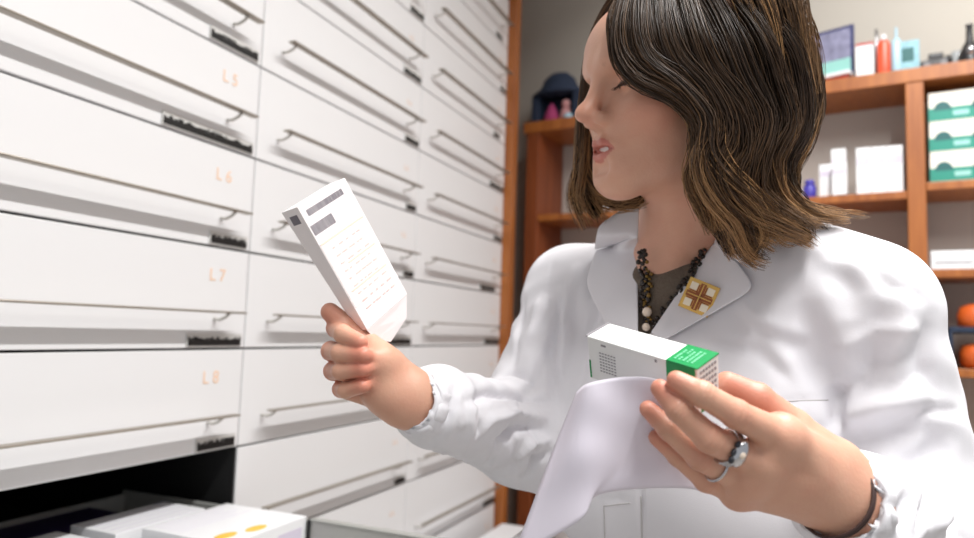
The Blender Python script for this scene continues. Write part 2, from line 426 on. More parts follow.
MB().lathe([(.012, 0), (.018, .012), (.02, .035), (.012, .06), (.007, .08), (.009, .088)], n=16).build('vase_body', mat('dark_red_glass', (84, 22, 34), .2), p, smooth=True)
p = prop('white_carton', 1.128, 2.35, T, 'white upright carton with a red top edge on the shelf unit top', 'box')
MB().box(-.024, .024, -.02, .02, 0, .085).build('carton', M['white'], p, bevel=.001); MB().box(-.0245, .0245, -.0205, .0205, .085, .091).build('red_edge', M['red'], p)
p = prop('metal_tube', 1.158, 2.42, T, 'slim silver tube standing behind the orange red bottle', 'tube')
MB().lathe([(.008, 0), (.008, .10), (.004, .12), (.004, .15)], n=12).build('tube_body', M['silver'], p, smooth=True)
p = prop('orange_bottle', 1.178, 2.36, T, 'orange red flat bottle standing on the shelf unit top', 'bottle')
MB().lathe([(.016, 0), (.018, .004), (.018, .088), (.011, .098), (.008, .1)], n=20, sy=.6).build('bottle_body', M['orange_red'], p, smooth=True)
MB().lathe([(.008, .1), (.008, .112)], n=12).build('cap', M['white'], p)
p = prop('blue_bottle', 1.212, 2.37, T, 'pale blue bottle just right of the orange red bottle', 'bottle')
MB().lathe([(.014, 0), (.016, .004), (.016, .088), (.008, .1), (.004, .102)], n=20).build('bottle_body', M['skyblue'], p, smooth=True)
MB().lathe([(.004, .1), (.003, .13)], n=10).build('nozzle', M['skyblue'], p)
p = prop('blue_box', 1.245, 2.38, T, 'teal and pale blue patterned small box above the shelf upright', 'box')
MB().box(-.026, .026, -.02, .02, 0, .088).build('carton', mat('teal_pattern_card', (130, 178, 190), .4, noise=(60, .5)), p, bevel=.001)
MB().box(-.02, .012, -.0206, -.0199, .035, .07).build('print_patch', M['green_dark'], p)
p = prop('toy_car', 1.312, 2.35, T, 'small black model object, left one of two beside the white plate', 'ornament')
MB().box(-.04, .03, -.018, .018, .006, .024).box(-.02, .018, -.016, .016, .024, .04).build('ornament_body', M['blackish'], p, bevel=.004)
for sx in (-.024, .018):
    MB().tube([(sx, -.02, .009), (sx, .02, .009)], .009, 12).build('wheel', M['grey'], p)
p = prop('bottle_figure', 1.398, 2.40, T, 'black bottle shaped ornament with a silver neck', 'ornament')
MB().lathe([(.03, 0), (.034, .01), (.03, .04), (.02, .06), (.01, .075), (.008, .11), (.011, .115)], n=20).build('ornament_body', M['blackish'], p, smooth=True)
MB().ball((0, -.025, .045), .012, 8).build('silver_ball', M['silver'], p, smooth=True)
p = prop('black_ornament', 1.335, 2.43, T, 'low black ornament between the small model and the black bottle', 'ornament')
MB().lathe([(.03, 0), (.034, .014), (.022, .03), (.01, .036)], n=16).ball((.01, 0, .045), .012, 8).build('ornament_body', M['blackish'], p, smooth=True)
p = prop('glass_jar', 1.372, 2.48, T, 'clear grey glass jar standing behind the black ornaments', 'jar')
MB().lathe([(.02, 0), (.024, .006), (.024, .055), (.018, .065), (.018, .075)], n=18).build('jar_body', mat('grey_glass', (200, 205, 208), .1, trans=.5), p, smooth=True)
p = prop('white_plate', 1.512, 2.38, T, 'white round dish leaning at the right edge on the shelf unit top', 'plate')
q = MB().lathe([(.03, 0), (.06, .004), (.085, .016), (.088, .018), (.06, .009), (.03, .005)], n=32).build('dish', mat('white_porcelain', (238, 238, 240), .15), p, smooth=True)
q.rotation_euler = (math.radians(78), 0, 0); q.location = (0, .02, .086)
MB().box(-.03, .03, .03, .06, 0, .012).build('stand', M['blackish'], p)
for o in COL.objects:
    if o not in _before and o.parent is None and o.name.split('.')[0] in ('white_carton', 'metal_tube', 'orange_bottle', 'blue_bottle', 'blue_box', 'toy_car', 'bottle_figure', 'black_ornament', 'glass_jar', 'dark_vase'): o.scale.z = 1.22
# left top: dark blue hat-like ornament with magenta and pink figures
p = prop('fabric_ornament', .060, 2.42, T, 'dark blue domed ornament with magenta and pink pieces on top of the shelf at left', 'ornament')
MB().lathe([(.085, .10), (.088, .104), (.06, .125), (.05, .15), (.03, .168), (.004, .172)], n=22, sy=.7).build('dome', M['navy'], p, smooth=True)
MB().box(-.08, -.055, -.03, .03, 0, .105).box(.055, .08, -.03, .03, 0, .105).box(-.08, .08, .03, .045, 0, .1).build('stand', M['navy'], p, bevel=.004)
MB().lathe([(.022, 0), (.024, .03), (.012, .06), (.003, .075)], c=(-.015, -.02, 0), n=14).build('magenta_figure', M['magenta'], p, smooth=True)
MB().lathe([(.016, 0), (.02, .03), (.012, .055)], c=(.03, -.015, 0), n=14).ball((.03, -.015, .068), .014, 8).build('pink_figure', M['pink'], p, smooth=True)
MB().ball((.05, -.045, .016), .015, 8).build('blue_ball', M['skyblue'], p, smooth=True)
p.scale = (1.3, 1.2, 1.3)
p = prop('leaning_stick', .235, 2.46, T, 'thin grey stick leaning beside the dark blue ornament', 'stick')
MB().tube([(.02, 0, .003), (-.035, .02, .17)], .003, 8).build('stick_body', M['grey'], p)
# second shelf, left bay
S2 = 1.6955
p = prop('violet_jar', .968, 2.36, S2, 'violet blue jar on the second shelf beside her hair', 'jar')
MB().lathe([(.017, 0), (.019, .003), (.019, .042), (.015, .046)], n=18).build('jar_body', M['violet2'], p, smooth=True)
MB().lathe([(.014, .046), (.014, .062)], n=18).build('lid', M['violet2'], p, smooth=True)
p = prop('small_white_jar', .938, 2.35, S2, 'small white jar left of the violet blue jar, partly behind hair', 'jar')
MB().lathe([(.011, 0), (.012, .003), (.012, .025), (.009, .03)], n=16).build('jar_body', M['white'], p, smooth=True)
def wb(x, w, h, label, d=.05, z=S2, y=2.36, m=None, grp=None):
    r = prop('white_carton', x+w/2, y, z, label, 'box', group=grp)
    MB().box(-w/2, w/2, -d/2, d/2, 0, h).build('carton', m or M['white'], r, bevel=.0012)
    MB().box(-w/2+.003, w/2-.003, -d/2-.0005, -d/2, h*.62, h*.8).build('print_band', M['lilac'], r)
    return r
wb(.998, .036, .105, 'short white carton, leftmost of the upright cartons on the second shelf')
wb(1.032, .040, .150, 'tallest white carton with a pale blue top on the second shelf')
wb(1.036, .040, .100, 'white carton standing in front of the tallest white carton', d=.03, y=2.318)
for i in range(3): wb(1.100+.041*i, .040, .146-.001*i, ['white upright carton, first of the three tight together beside the upright', 'white upright carton, middle of the three tight together beside the upright', 'white upright carton touching the wooden upright'][i], grp='three white cartons beside the upright')
wb(.190, .045, .13, 'tall pale carton on the second shelf left of her face', y=2.40)
wb(.240, .06, .10, 'wide white carton on the second shelf, half hidden by her hair', y=2.44)
# stacked teal and white cartons, right bay
S2r = 1.7155
def teal(x, z, label):
    r = prop('teal_carton', x, 2.37, z, label, 'box', group='teal and white cartons on the right shelf')
    w, h = .158, .088
    MB().box(-w/2, w/2, -.045, .045, 0, h).build('carton', M['cream'], r, bevel=.0015)
    MB().box(-w/2-.0003, w/2+.0003, -.0456, -.045, .004, .042).build('teal_band', M['green'], r)
    b = MB()
    for cx in (-.045, .045):
        vs = [(cx+.022*math.cos(math.pi*q/12), -.0458, .034+.026*math.sin(math.pi*q/12)) for q in range(13)]
        MB().add(vs+[(x_, -.0448, z_) for x_, y_, z_ in vs], [tuple(range(13))]).build('round_print', M['green_dark'], r)

    MB().box(-.02, .018, -.0459, -.0455, .016, .030).build('pale_print', M['pkgreen'], r)
for i in range(3):
    for j in range(2):
        teal(1.368+.162*j, S2r+.0885*i-.0, ['bottom', 'middle', 'top'][i]+' teal and white carton of the '+['stack beside the upright', 'stack at the right edge of the picture'][j])
# third shelf
S3 = 1.4455
wb(1.18, .04, .05, 'small white carton on the third shelf just left of the upright', z=S3)
def flat(x, w, h, label, z, y=2.37, m=None):
    r = prop('flat_carton', x+w/2, y, z, label, 'box'); MB().box(-w/2, w/2, -.06, .06, 0, h).build('carton', m or M['white'], r, bevel=.0015)
    MB().box(-w/2+.01, w/2-.01, -.0605, -.06, h*.3, h*.4).build('print_line', M['ink'], r); return r
flat(1.285, .108, .052, 'flat white carton on the third shelf right of the upright', S3+.02)
flat(1.40, .11, .052, 'flat white carton with a dark line at the right edge of the third shelf', S3+.02)
# fourth shelf
S4 = 1.1705+.02
for i, (x, z) in enumerate(((1.40, 0), (1.425, 0))): pass
p = prop('orange_jar', 1.392, 2.36, S4+.104, 'upper orange jar on the fourth shelf at the right edge', 'jar')
MB().lathe([(.03, 0), (.045, .012), (.048, .04), (.04, .065), (.02, .075)], n=22).build('jar_body', M['orange'], p, smooth=True)
p = prop('dark_tray', 1.382, 2.38, S4+.085, 'dark tray carrying the upper orange jar', 'tray')
MB().box(-.06, .10, -.07, .07, 0.012, .018).box(-.06, .10, -.07, -.064, .012, .029).box(-.06, .10, .064, .07, .012, .029).box(-.06, -.05, -.07, .07, -.085, .029).box(.09, .10, -.07, .07, -.085, .029).build('tray_body', M['navy'], p, bevel=.002)
p = prop('orange_jar', 1.392, 2.36, S4, 'lower orange jar on the fourth shelf at the right edge', 'jar')
MB().lathe([(.03, 0), (.043, .012), (.045, .04), (.038, .06), (.02, .068)], n=22).build('jar_body', M['orange'], p, smooth=True)
p = prop('dark_bag', 1.300, 2.40, S4, 'dark blue bag standing left of the orange jars', 'bag')
MB().box(-.008, .018, -.05, -.0, 0, .07).box(-.004, .014, -.04, -.01, .07, .1).build('bag_body', M['navy'], p, bevel=.006)
# items low at left between end panel and her arm
p = prop('green_bottle', .075, 2.36, 1.4455, 'small green bottle on the shelf between end panel and her shoulder', 'bottle')
MB().lathe([(.016, 0), (.018, .004), (.018, .06), (.007, .075), (.007, .09)], n=16).build('bottle_body', mat('lime_green_plastic', (120, 170, 60), .4), p, smooth=True)
for i, (x, h) in enumerate(((.06, .15), (.095, .13), (.135, .16))):
    r = prop('dark_book', x+.015, 2.40, .5005, ['dark spined binder, leftmost on the low shelf below her elbow', 'dark brown binder in the middle on the low shelf below her elbow', 'dark binder, right one on the low shelf below her elbow'][i], 'binder')
    MB().box(-.015, .015, -.08, .08, 0, h+.1).build('cover', M['wood_dark'] if i % 2 else M['blackish'], r, bevel=.002)
    MB().box(-.011, .011, -.0805, -.0795, .12, .16).build('spine_label', M['grey'], r)
for o in COL.objects:
    if o not in _before and o.parent is None: o['_on_shelf'] = 1
# low white counter end in front of the panel
ctr = empty('counter', (.167, 1.70, 0)); tag(ctr, 'low white counter end at the bottom of the picture beside the coat', 'counter')
MB().box(-.12, .35, -.0, .50, .60, .628).build('worktop', M['white'], ctr, bevel=.004)
MB().box(-.10, .33, .02, .48, 0, .60).build('cabinet_body', M['drawer'], ctr)
# ================================================================== the woman
E_X = np.array([1., 0, 0])
def hz(v): v = np.array(v, float); v[2] = 0; return nrm(v)
SL, SR = C(.338, -.043, .622), C(.105, -.030, .87)
mid = (SL+SR)/2; sx = hz(SL-SR); fw = np.cross(sx, UP); fw = fw if fw @ (CAM-mid) > 0 else -fw
NB = C(.207, .0, .74)
# head frame
HO = C(.1876, .1742, .6765)
_r_h, _f_h = hz(_r), hz(_f)
g0 = nrm(-.951*_r_h - .309*_f_h)
tl = math.radians(6.1); FH = nrm(math.cos(tl)*g0 - math.sin(tl)*UP); LH = nrm(np.cross(UP, g0))
rl = math.radians(-6.6); LH = nrm(math.cos(rl)*LH + math.sin(rl)*UP*1.0); LH = nrm(LH-FH*(LH @ FH)); UH = np.cross(FH, LH)
HS = .96
def h(x, y, z): return HO + HS*(x*LH + y*FH + z*UH)
AXH = np.array([LH, FH, UH])
def bounds(pts, m): pts = np.array(pts); return pts.min(0)-m, pts.max(0)+m

person = empty('person', (mid[0], mid[1], 0))
tag(person, 'woman with wavy brown hair and white coat looking at the pack in her raised hand', 'person')
PO = np.array(person.location)
def body_mesh(name, V, Q, mats, **kw): return np_mesh(name, V-PO, Q, mats, person, **kw)

# ---------------- head and neck
lo, hi = bounds([h(0, 0, .13), h(.0, .13, 0), h(0, -.12, 0), h(.1, 0, 0), h(-.1, 0, 0), NB-UP*.13+fw*.06, NB+sx*.14, NB-sx*.14], .01)
f = Field(lo, hi, .0016)
f.ell(h(0, -.015, .038), np.array((.073, .092, .082))*HS, AXH)
f.ell(h(0, .028, -.02), np.array((.060, .060, .083))*HS, AXH, k=.03)
for s in (-1, 1):
    f.cone(h(s*.048, -.005, -.046), h(s*.012, .071, -.087), .017, .013, k=.03)
    f.cone(h(s*.055, .0, -.01), h(s*.048, -.005, -.046), .016, .015, k=.03)
    f.ell(h(s*.038, .058, -.028), np.array((.022, .022, .018))*HS, AXH, k=.025)
f.ell(h(0, .076, -.087), np.array((.019, .017, .016))*HS, AXH, k=.022)
f.ell(h(0, .062, -.056), np.array((.034, .026, .030))*HS, AXH, k=.022)          # muzzle
f.ell(h(0, .070, .036), np.array((.052, .022, .03))*HS, AXH, k=.03)             # forehead
for s in (-1, 1):
    f.ell(h(s*.032, .098, .000), np.array((.019, .017, .013))*HS, AXH, k=.016, sub=True)   # sockets
    f.cone(h(s*.038, .079, .021), h(s*.012, .0885, .019), .0055, .0055, k=.014)             # brow ridge
# nose
f.cone(h(0, .0845, .016), h(0, .103, -.022), .0062, .0074, k=.012)
f.ell(h(0, .1085, -.0275), np.array((.0092, .0095, .0085))*HS, AXH, k=.008)
for s in (-1, 1):
    f.ell(h(s*.0118, .0945, -.0335), np.array((.0066, .0095, .0068))*HS, AXH, k=.006)
    f.ell(h(s*.0062, .101, -.0405), np.array((.0034, .0055, .004))*HS, AXH, k=.003, sub=True)
f.cone(h(0, .101, -.036), h(0, .089, -.043), .0045, .0045, k=.006)
# lips (slightly parted)
for s in (-1, 1):
    f.cone(h(s*.0240, .0810, -.0600), h(s*.007, .0920, -.0548), .0026, .0042, k=.005)
    f.cone(h(s*.0230, .0808, -.0622), h(s*.006, .0900, -.0700), .0026, .0048, k=.005)
f.cone(h(-.007, .0918, -.0552), h(.007, .0918, -.0552), .0040, k=.004)
f.cone(h(-.006, .0893, -.0697), h(.006, .0893, -.0697), .0050, k=.004)
for s in (-1, 1): f.cone(h(0, .0975, -.0620), h(s*.0205, .0865, -.0612), .0036, .0012, k=.002, sub=True)
f.cone(h(-.006, .090, -.0622), h(.006, .090, -.0622), .0036, k=.002, sub=True)
f.ell(h(0, .0695, -.0605), np.array((.020, .0185, .0040))*HS, AXH, k=.001)
f.cone(h(-.010, .0955, -.0800), h(.010, .0955, -.0800), .0060, k=.008, sub=True)
# eyes: lids over balls, looking down
for s in (-1, 1):
    ec = h(s*.031, .0735, .000)
    f.ell(ec, .0122, k=.003)
# ears
for s in (-1, 1):
    f.ell(h(s*.073, -.012, -.008), np.array((.008, .017, .030))*HS, AXH, k=.008)
    f.ell(h(s*.082, -.010, -.004), np.array((.006, .010, .018))*HS, AXH, k=.004, sub=True)
# neck and upper chest
f.cone(h(0, -.022, -.055), NB+UP*.01, .047*HS, .051, k=.03)
f.cone(h(0, -.035, -.02), NB-fw*.02, .045, .055, k=.02)
for s in (-1, 1):
    f.cone(h(s*.050, -.03, -.045), NB+fw*.045+s*sx*.010-UP*.005, .009, .008, k=.018)      # neck muscles
    f.cone(NB+s*sx*.03-UP*.01-fw*.01, NB+s*sx*.11-UP*.035-fw*.01, .033, .030, k=.03)
    f.cone(NB+fw*.045+s*sx*.012-UP*.018, NB+fw*.025+s*sx*.11-UP*.012, .008, .007, k=.014)  # collar bones
f.cone(NB+fw*.0-UP*.03, NB+fw*.0-UP*.13, .047, .053, k=.03, flat=(fw, .75))
Vh, Qh = f.mesh(); Vh = smooth_v(Vh, Qh, 2)

def tint_blob(V, c, r): d = np.linalg.norm(V-c, axis=1)/r; return np.exp(-d*d*1.5)
def loc(V): q = (V-HO)/HS; return q @ LH, q @ FH, q @ UH
x_, y_, z_ = loc(Vh)
lipu = 1-((x_/.024)**2); 
up_edge = -.0475-.0015*np.cos(x_/.024*6)-.0115*(x_/.024)**2; lo_edge = -.0775+.0145*(x_/.024)**2
lip = ((z_ < up_edge-.0032) & (z_ > lo_edge+.0030) & (np.abs(x_) < .0245) & (y_ > .071)).astype(float)
blush = .55*np.clip(tint_blob(Vh, h(.045, .06, -.03), .026)+tint_blob(Vh, h(-.045, .06, -.03), .026), 0, 1)+.35*tint_blob(Vh, h(0, .108, -.03), .012)
for s in (-1, 1):
    pass
brow = np.zeros(len(Vh))
for s in (-1, 1):
    a, b, c = h(s*.016, .092, .0175), h(s*.034, .086, .0245), h(s*.052, .070, .019)
    d1, t1 = seg_dist(Vh, a, b); d2, t2 = seg_dist(Vh, b, c)
    brow = np.maximum(brow, np.clip(1.5-np.minimum(d1, d2+.001)/.0032, 0, 1))
    ec = h(s*.031, .0735, .000)
    q = np.linalg.norm(Vh-ec, axis=1); qx = (Vh-ec) @ UH
    brow = np.maximum(brow, .95*((q < .0142) & (np.abs(qx+.0045) < .0020) & (y_ > .07)))
qt = (x_/.0200)**2+((y_-.0695)/.0185)**2+((z_+.0605)/.0040)**2
teeth = ((qt < 1.25) & (np.abs(x_) < .017) & (y_ > .074)).astype(float); lip = lip*(1-teeth)

# ---------------- her left hand (right in the picture), fingers in front of the box
def chain(f, pts, rs, k=.004, flat=None):
    for i in range(len(pts)-1): f.cone(pts[i], pts[i+1], rs[i], rs[i+1], k=k, flat=flat)
    for p, r_ in zip(pts[1:-1], rs[1:-1]): f.ell(p, r_*1.04, k=k)
LW = P(843, 499, .462)
FG = {   # px, depth ; radii in metres
 'index':  ([(781, 437, .428), (736, 414, .412), (702, 394, .410), (676.5, 380.5, .416)], [.0108, .0085, .0075, .0060]),
 'middle': ([(758, 462, .432), (709, 438, .416), (679, 410, .416), (660, 388.5, .424)], [.0104, .0086, .0074, .0058]),
 'ring':   ([(745, 480, .440), (700, 457, .430), (669, 429, .434), (648, 409, .440)], [.0098, .0080, .0070, .0055]),
 'pinky':  ([(738, 491, .450), (706, 480, .446), (678, 456, .446), (656, 437.5, .446)], [.0086, .0074, .0064, .0050]),
 'thumb':  ([(832, 464, .462), (793, 428, .462), (757, 399, .462), (727, 384, .466)], [.0160, .0125, .0106, .0085])}
pts_all = [P(*q) for k_, (c, r_) in FG.items() for q in c] + [LW, P(880, 545, .50)]
lo, hi = bounds(pts_all, .03)
f = Field(lo, hi, .0011)
vn = nrm(CAM-P(790, 470, .44))
f.cone(P(900, 545, .51), LW, .030, .0235, k=.02, flat=(nrm(vn+UP*.1), .8))
f.cone(LW, P(795, 468, .445), .0232, .019, k=.02, flat=(vn, .72))
for nm, (c, r_) in FG.items():
    p = [P(*q) for q in c]
    if nm != 'thumb':
        f.cone(LW+(p[0]-LW)*.12, p[0], .0150, r_[0]*1.12, k=.012)
        f.ell(p[0]+vn*.0015, r_[0]*1.16, k=.008)
    else: f.cone(LW+(p[0]-LW)*.1, p[0], .017, r_[0], k=.016)
    chain(f, p, r_, k=.0018)
for a, b in ((('index', 'middle')), ('middle', 'ring'), ('ring', 'pinky')):   # webbing
    pa, pb = P(*FG[a][0][0]), P(*FG[b][0][0]); f.cone(pa, pb, .009, .009, k=.008)
f.cone(P(*FG['thumb'][0][0]), P(*FG['index'][0][0]), .012, .009, k=.012)
Vl, Ql = f.mesh(); Vl = smooth_v(Vl, Ql, 2)
# tendons, knuckle creases
Nl = normals(Vl, Ql); disp = np.zeros(len(Vl))
facing = (Nl @ vn) > .2
for nm in ('index', 'middle', 'ring', 'pinky'):
    c, r_ = FG[nm]; p = [P(*q) for q in c]
    d, t = seg_dist(Vl, p[0]+vn*.014, LW+(p[0]-LW)*.35+vn*.02); disp += .0009*np.exp(-(d/.005)**2)
    for j in (1, 2):
        ax = nrm(p[j+1]-p[j-1]); 
        for o_ in (-.0022, 0, .0022):
            al = (Vl-p[j]) @ ax - o_; rad = np.linalg.norm(Vl-p[j], axis=1)
            disp -= .0006*np.exp(-(al/.0006)**2)*(rad < r_[j]*1.5)*facing
Vl = Vl + Nl*disp[:, None]
# nails
nails = []
def nail(V, tip, prev, r_, out):
    """paint (separate material) and slightly raise a nail bed"""
    ax = nrm(tip-prev); o = nrm(out-ax*(out @ ax)); sd = np.cross(ax, o); c = tip+ax*r_*.25+o*r_*.75
    q = V-c; a, b, n = q @ ax, q @ sd, q @ o
    return ((a/(r_*1.0))**4+(b/(r_*.72))**4 < 1) & (n > -r_*.6) & (n < r_*.8)
nl = np.zeros(len(Vl))
for nm in ('ring', 'pinky'):
    c, r_ = FG[nm]; p = [P(*q) for q in c]
red_l = np.zeros(len(Vl))
for nm, (c, r_) in FG.items():
    p = [P(*q) for q in c]; red_l += .5*tint_blob(Vl, p[-1], .014)+.35*tint_blob(Vl, p[1], .010)+.25*tint_blob(Vl, p[0], .012)
red_l += .5*tint_blob(Vl, P(760, 395, .455), .03)

# ---------------- her right hand (left in the picture), curled round the pack
RW = P(406, 397, .616)
FR = {
 'index':  ([(372, 345, .632), (336, 328, .612), (343, 334, .592), (360, 342, .583)], [.0096, .0082, .0078, .0066]),
 'middle': ([(371, 363, .632), (331, 351, .610), (340, 353, .590), (363, 355, .580)], [.0096, .0084, .0080, .0069]),
 'ring':   ([(371, 380, .630), (333, 371, .609), (341, 371, .590), (362, 369, .581)], [.0094, .0080, .0077, .0065]),
 'pinky':  ([(374, 398, .626), (341, 389, .607), (346, 390, .592), (362, 386, .583)], [.0090, .0073, .0070, .0062]),
 'thumb':  ([(388, 368, .615), (366, 345, .615), (344, 325, .612), (330, 312, .610)], [.0150, .0118, .0102, .0082])}
lo, hi = bounds([P(*q) for c, r_ in FR.values() for q in c]+[RW, P(450, 425, .64)], .025)
f = Field(lo, hi, .0011)
f.cone(P(440, 417, .642), RW, .0225, .0225, k=.02, flat=(nrm(CAM-RW), .85))
f.cone(RW, P(382, 380, .617), .022, .0215, k=.02, flat=(nrm(CAM-RW), .8))
for nm, (c, r_) in FR.items():
    p = [P(*q) for q in c]
    f.cone(RW+(p[0]-RW)*.15, p[0], .015, r_[0]*1.05, k=.010); chain(f, p, r_, k=.0012)
f.ell(P(378, 362, .603), (.016, .016, .016), k=.014); f.ell(P(384, 392, .606), (.014, .014, .014), k=.016)
Vr, Qr = f.mesh(); Vr = smooth_v(Vr, Qr, 1)
red_r = np.zeros(len(Vr))
for nm, (c, r_) in FR.items():
    p = [P(*q) for q in c]; red_r += .6*tint_blob(Vr, p[-1], .013)+.55*tint_blob(Vr, p[1], .014)

# ---------------- hidden torso and legs (coarse), shared by body and clothes
EL, WL = C(.375, -.24, .60), P(842, 502, .458)
ER, WR = C(.038, -.182, .775), P(420, 403, .622)
hip = np.array([mid[0], mid[1], 0])-fw*.01
def atz(z, x=0, y=0): return hip + sx*x + fw*(y-min(.055, .15*max(0, mid[2]-.1-z))) + UP*z
shz = mid[2]
def torso(f, g=0.0):   # g: how much wider than the body
    A = np.array([sx, fw, UP])
    f.cone(SR, SL, .045+g, k=.03, flat=(fw, .9))
    f.ell(atz(shz-.13, 0, .005), (.165+g, .108+g, .17), A, k=.05)
    f.ell(atz(shz-.34, 0, 0), (.135+g, .100+g, .16), A, k=.07)
    f.ell(atz(shz-.54, 0, -.01), (.165+g, .115+g, .15), A, k=.07)
    for s in (-1, 1):
        f.ell(atz(shz-.185, s*.075, .082), (.062+g*.5, .048+g*.5, .06+g*.5), A, k=.05)
        f.cone(NB+s*sx*.035-UP*.02-fw*.02, NB+s*sx*.12-UP*.03-fw*.015, .040+g*.6, .042+g*.6, k=.04)
f = Field(*bounds([atz(.03, -.25, .25), atz(.03, .25, -.2), SL+UP*.1, SR, EL, ER], .06), .008)
torso(f, -.012)
for s in (-1, 1):
    f.cone(atz(.80, s*.085), atz(.44, s*.075, .01), .078, .052, k=.03); f.cone(atz(.44, s*.075, .01), atz(.09, s*.07), .05, .034, k=.02)
    f.cone(atz(.06, s*.07, -.02), atz(.035, s*.08, .13), .034, .026, k=.02)
for a, b, c_ in ((SL, EL, WL), (SR, ER, WR)): f.cone(a, b, .038, .030, k=.03); f.cone(b, b+(c_-b)*.8, .030, .020, k=.01)
Vt, Qt = f.mesh(); Vt = smooth_v(Vt, Qt, 2)

M['skin'] = mat('skin', (224, 170, 142), .46, spec=.45, sss=.12)
def skin_nodes():
    m = M['skin']; nt = m.node_tree; b = nt.nodes['Principled BSDF']
    def attr(n): a = nt.nodes.new('ShaderNodeAttribute'); a.attribute_name = n; return a.outputs['Fac']
    def mixc(fac, A, B):
        x = nt.nodes.new('ShaderNodeMix'); x.data_type = 'RGBA'; nt.links.new(fac, x.inputs['Factor'])
        if isinstance(A, tuple): x.inputs['A'].default_value = A
        else: nt.links.new(A, x.inputs['A'])
        x.inputs['B'].default_value = B; return x.outputs['Result']
    tc = nt.nodes.new('ShaderNodeTexCoord'); n = nt.nodes.new('ShaderNodeTexNoise'); n.inputs['Scale'].default_value = 45; n.inputs['Detail'].default_value = 3
    nt.links.new(tc.outputs['Object'], n.inputs['Vector'])
    mp = nt.nodes.new('ShaderNodeMapRange'); mp.inputs['From Min'].default_value = .35; mp.inputs['From Max'].default_value = .75; mp.inputs['To Max'].default_value = .35
    nt.links.new(n.outputs['Fac'], mp.inputs['Value'])
    c = mixc(mp.outputs['Result'], s2l((214, 165, 140))+(1,), s2l((199, 133, 112))+(1,))
    c = mixc(attr('redness'), c, s2l((206, 118, 98))+(1,))
    c = mixc(attr('lip'), c, s2l((192, 108, 98))+(1,))
    c = mixc(attr('brow'), c, s2l((58, 38, 28))+(1,))
    c = mixc(attr('teeth'), c, s2l((244, 240, 234))+(1,))
    nt.links.new(c, b.inputs['Base Color'])
    n2 = nt.nodes.new('ShaderNodeTexNoise'); n2.inputs['Scale'].default_value = 420; nt.links.new(tc.outputs['Object'], n2.inputs['Vector'])
    bp = nt.nodes.new('ShaderNodeBump'); bp.inputs['Strength'].default_value = .12; bp.inputs['Distance'].default_value = .002
    nt.links.new(n2.outputs['Fac'], bp.inputs['Height']); nt.links.new(bp.outputs['Normal'], b.inputs['Normal'])
skin_nodes()
Vs = [Vh, Vl, Vr, Vt]; Qs = [Qh, Ql, Qr, Qt]; off = np.cumsum([0]+[len(v) for v in Vs[:-1]])
VB = np.concatenate(Vs); QB = np.concatenate([q+o for q, o in zip(Qs, off)])
z0 = [np.zeros(len(v)) for v in Vs]
body_mesh('body', VB, QB, M['skin'], attrs={
    'redness': np.clip(np.concatenate([blush, red_l, red_r, z0[3]]), 0, 1), 'lip': np.concatenate([lip*.8]+z0[1:]),
    'brow': np.concatenate([brow]+z0[1:]), 'teeth': np.concatenate([teeth]+z0[1:])})

M['lash'] = mat('dark_lash', (40, 28, 24), .6)
for s in (-1, 1):
    mb = MB(); ec = h(s*.031, .0735, .000)
    for k in range(9):
        a = math.radians(-48+12*k); d0 = nrm(FH*math.cos(a)+LH*s*math.sin(a)); p0 = ec+d0*.0128-UH*.0048
        mb.tube([p0-PO, p0+d0*.003-UH*.0026-PO, p0+d0*.0062-UH*.0030-PO], [.0004, .0003, .0001], 5)
    mb.build('eyelashes', M['lash'], person)
    mb = MB()
    for k in range(26):
        t = k/25; a_, b_, c_ = h(s*.014, .0925, .0165), h(s*.034, .0872, .0250), h(s*.053, .0705, .0190)
        p0 = (1-t)**2*a_+2*t*(1-t)*b_+t*t*c_; dr = nrm(LH*s*.7+UH*(.6-.9*t)-FH*.25)
        for w in (-.0016, 0, .0016): mb.tube([p0+UH*w*(1-.6*t)-PO, p0+UH*w*(1-.6*t)+dr*.0042+FH*.0006-PO], [.0003, .0001], 4)
    mb.build('eyebrow', M['lash'], person)
# ---------------- blouse
M['blouse'] = mat('brown_grey_knit', (104, 92, 80), .85, noise=(260, .25), bump=(500, .3))
f = Field(*bounds([atz(shz-.5, -.2, .16), atz(shz-.5, .2, -.16), SL+UP*.06, SR+UP*.06], .02), .004)
torso(f, -.008)
f.cone(NB+fw*.007-UP*.02, NB+fw*.016-UP*.13, .057, .066, k=.03, flat=(fw, .80))
for s in (-1, 1):
    f.cone(NB+s*sx*.03-UP*.01-fw*.01, NB+s*sx*.11-UP*.035-fw*.01, .036, .032, k=.03)
    f.cone(NB+fw*.045+s*sx*.012-UP*.018, NB+fw*.025+s*sx*.11-UP*.012, .012, .010, k=.014)
pn = nrm(UP+fw*-.15+sx*0); pp = P(665, 259, .69)
f.func(lambda X, Y, Z: -((X-pp[0])*pn[0]+(Y-pp[1])*pn[1]+(Z-pp[2])*pn[2]), *bounds([atz(shz-.1, -.3, .3), atz(shz+.2, .3, -.3)], .1), k=.002)
Vb, Qb = f.mesh(); Vb = smooth_v(Vb, Qb, 2)
bl_o = body_mesh('blouse', Vb, Qb, M['blouse'])
bvh_b = BVHTree.FromPolygons([Vector(v) for v in Vb], [tuple(q) for q in Qb])

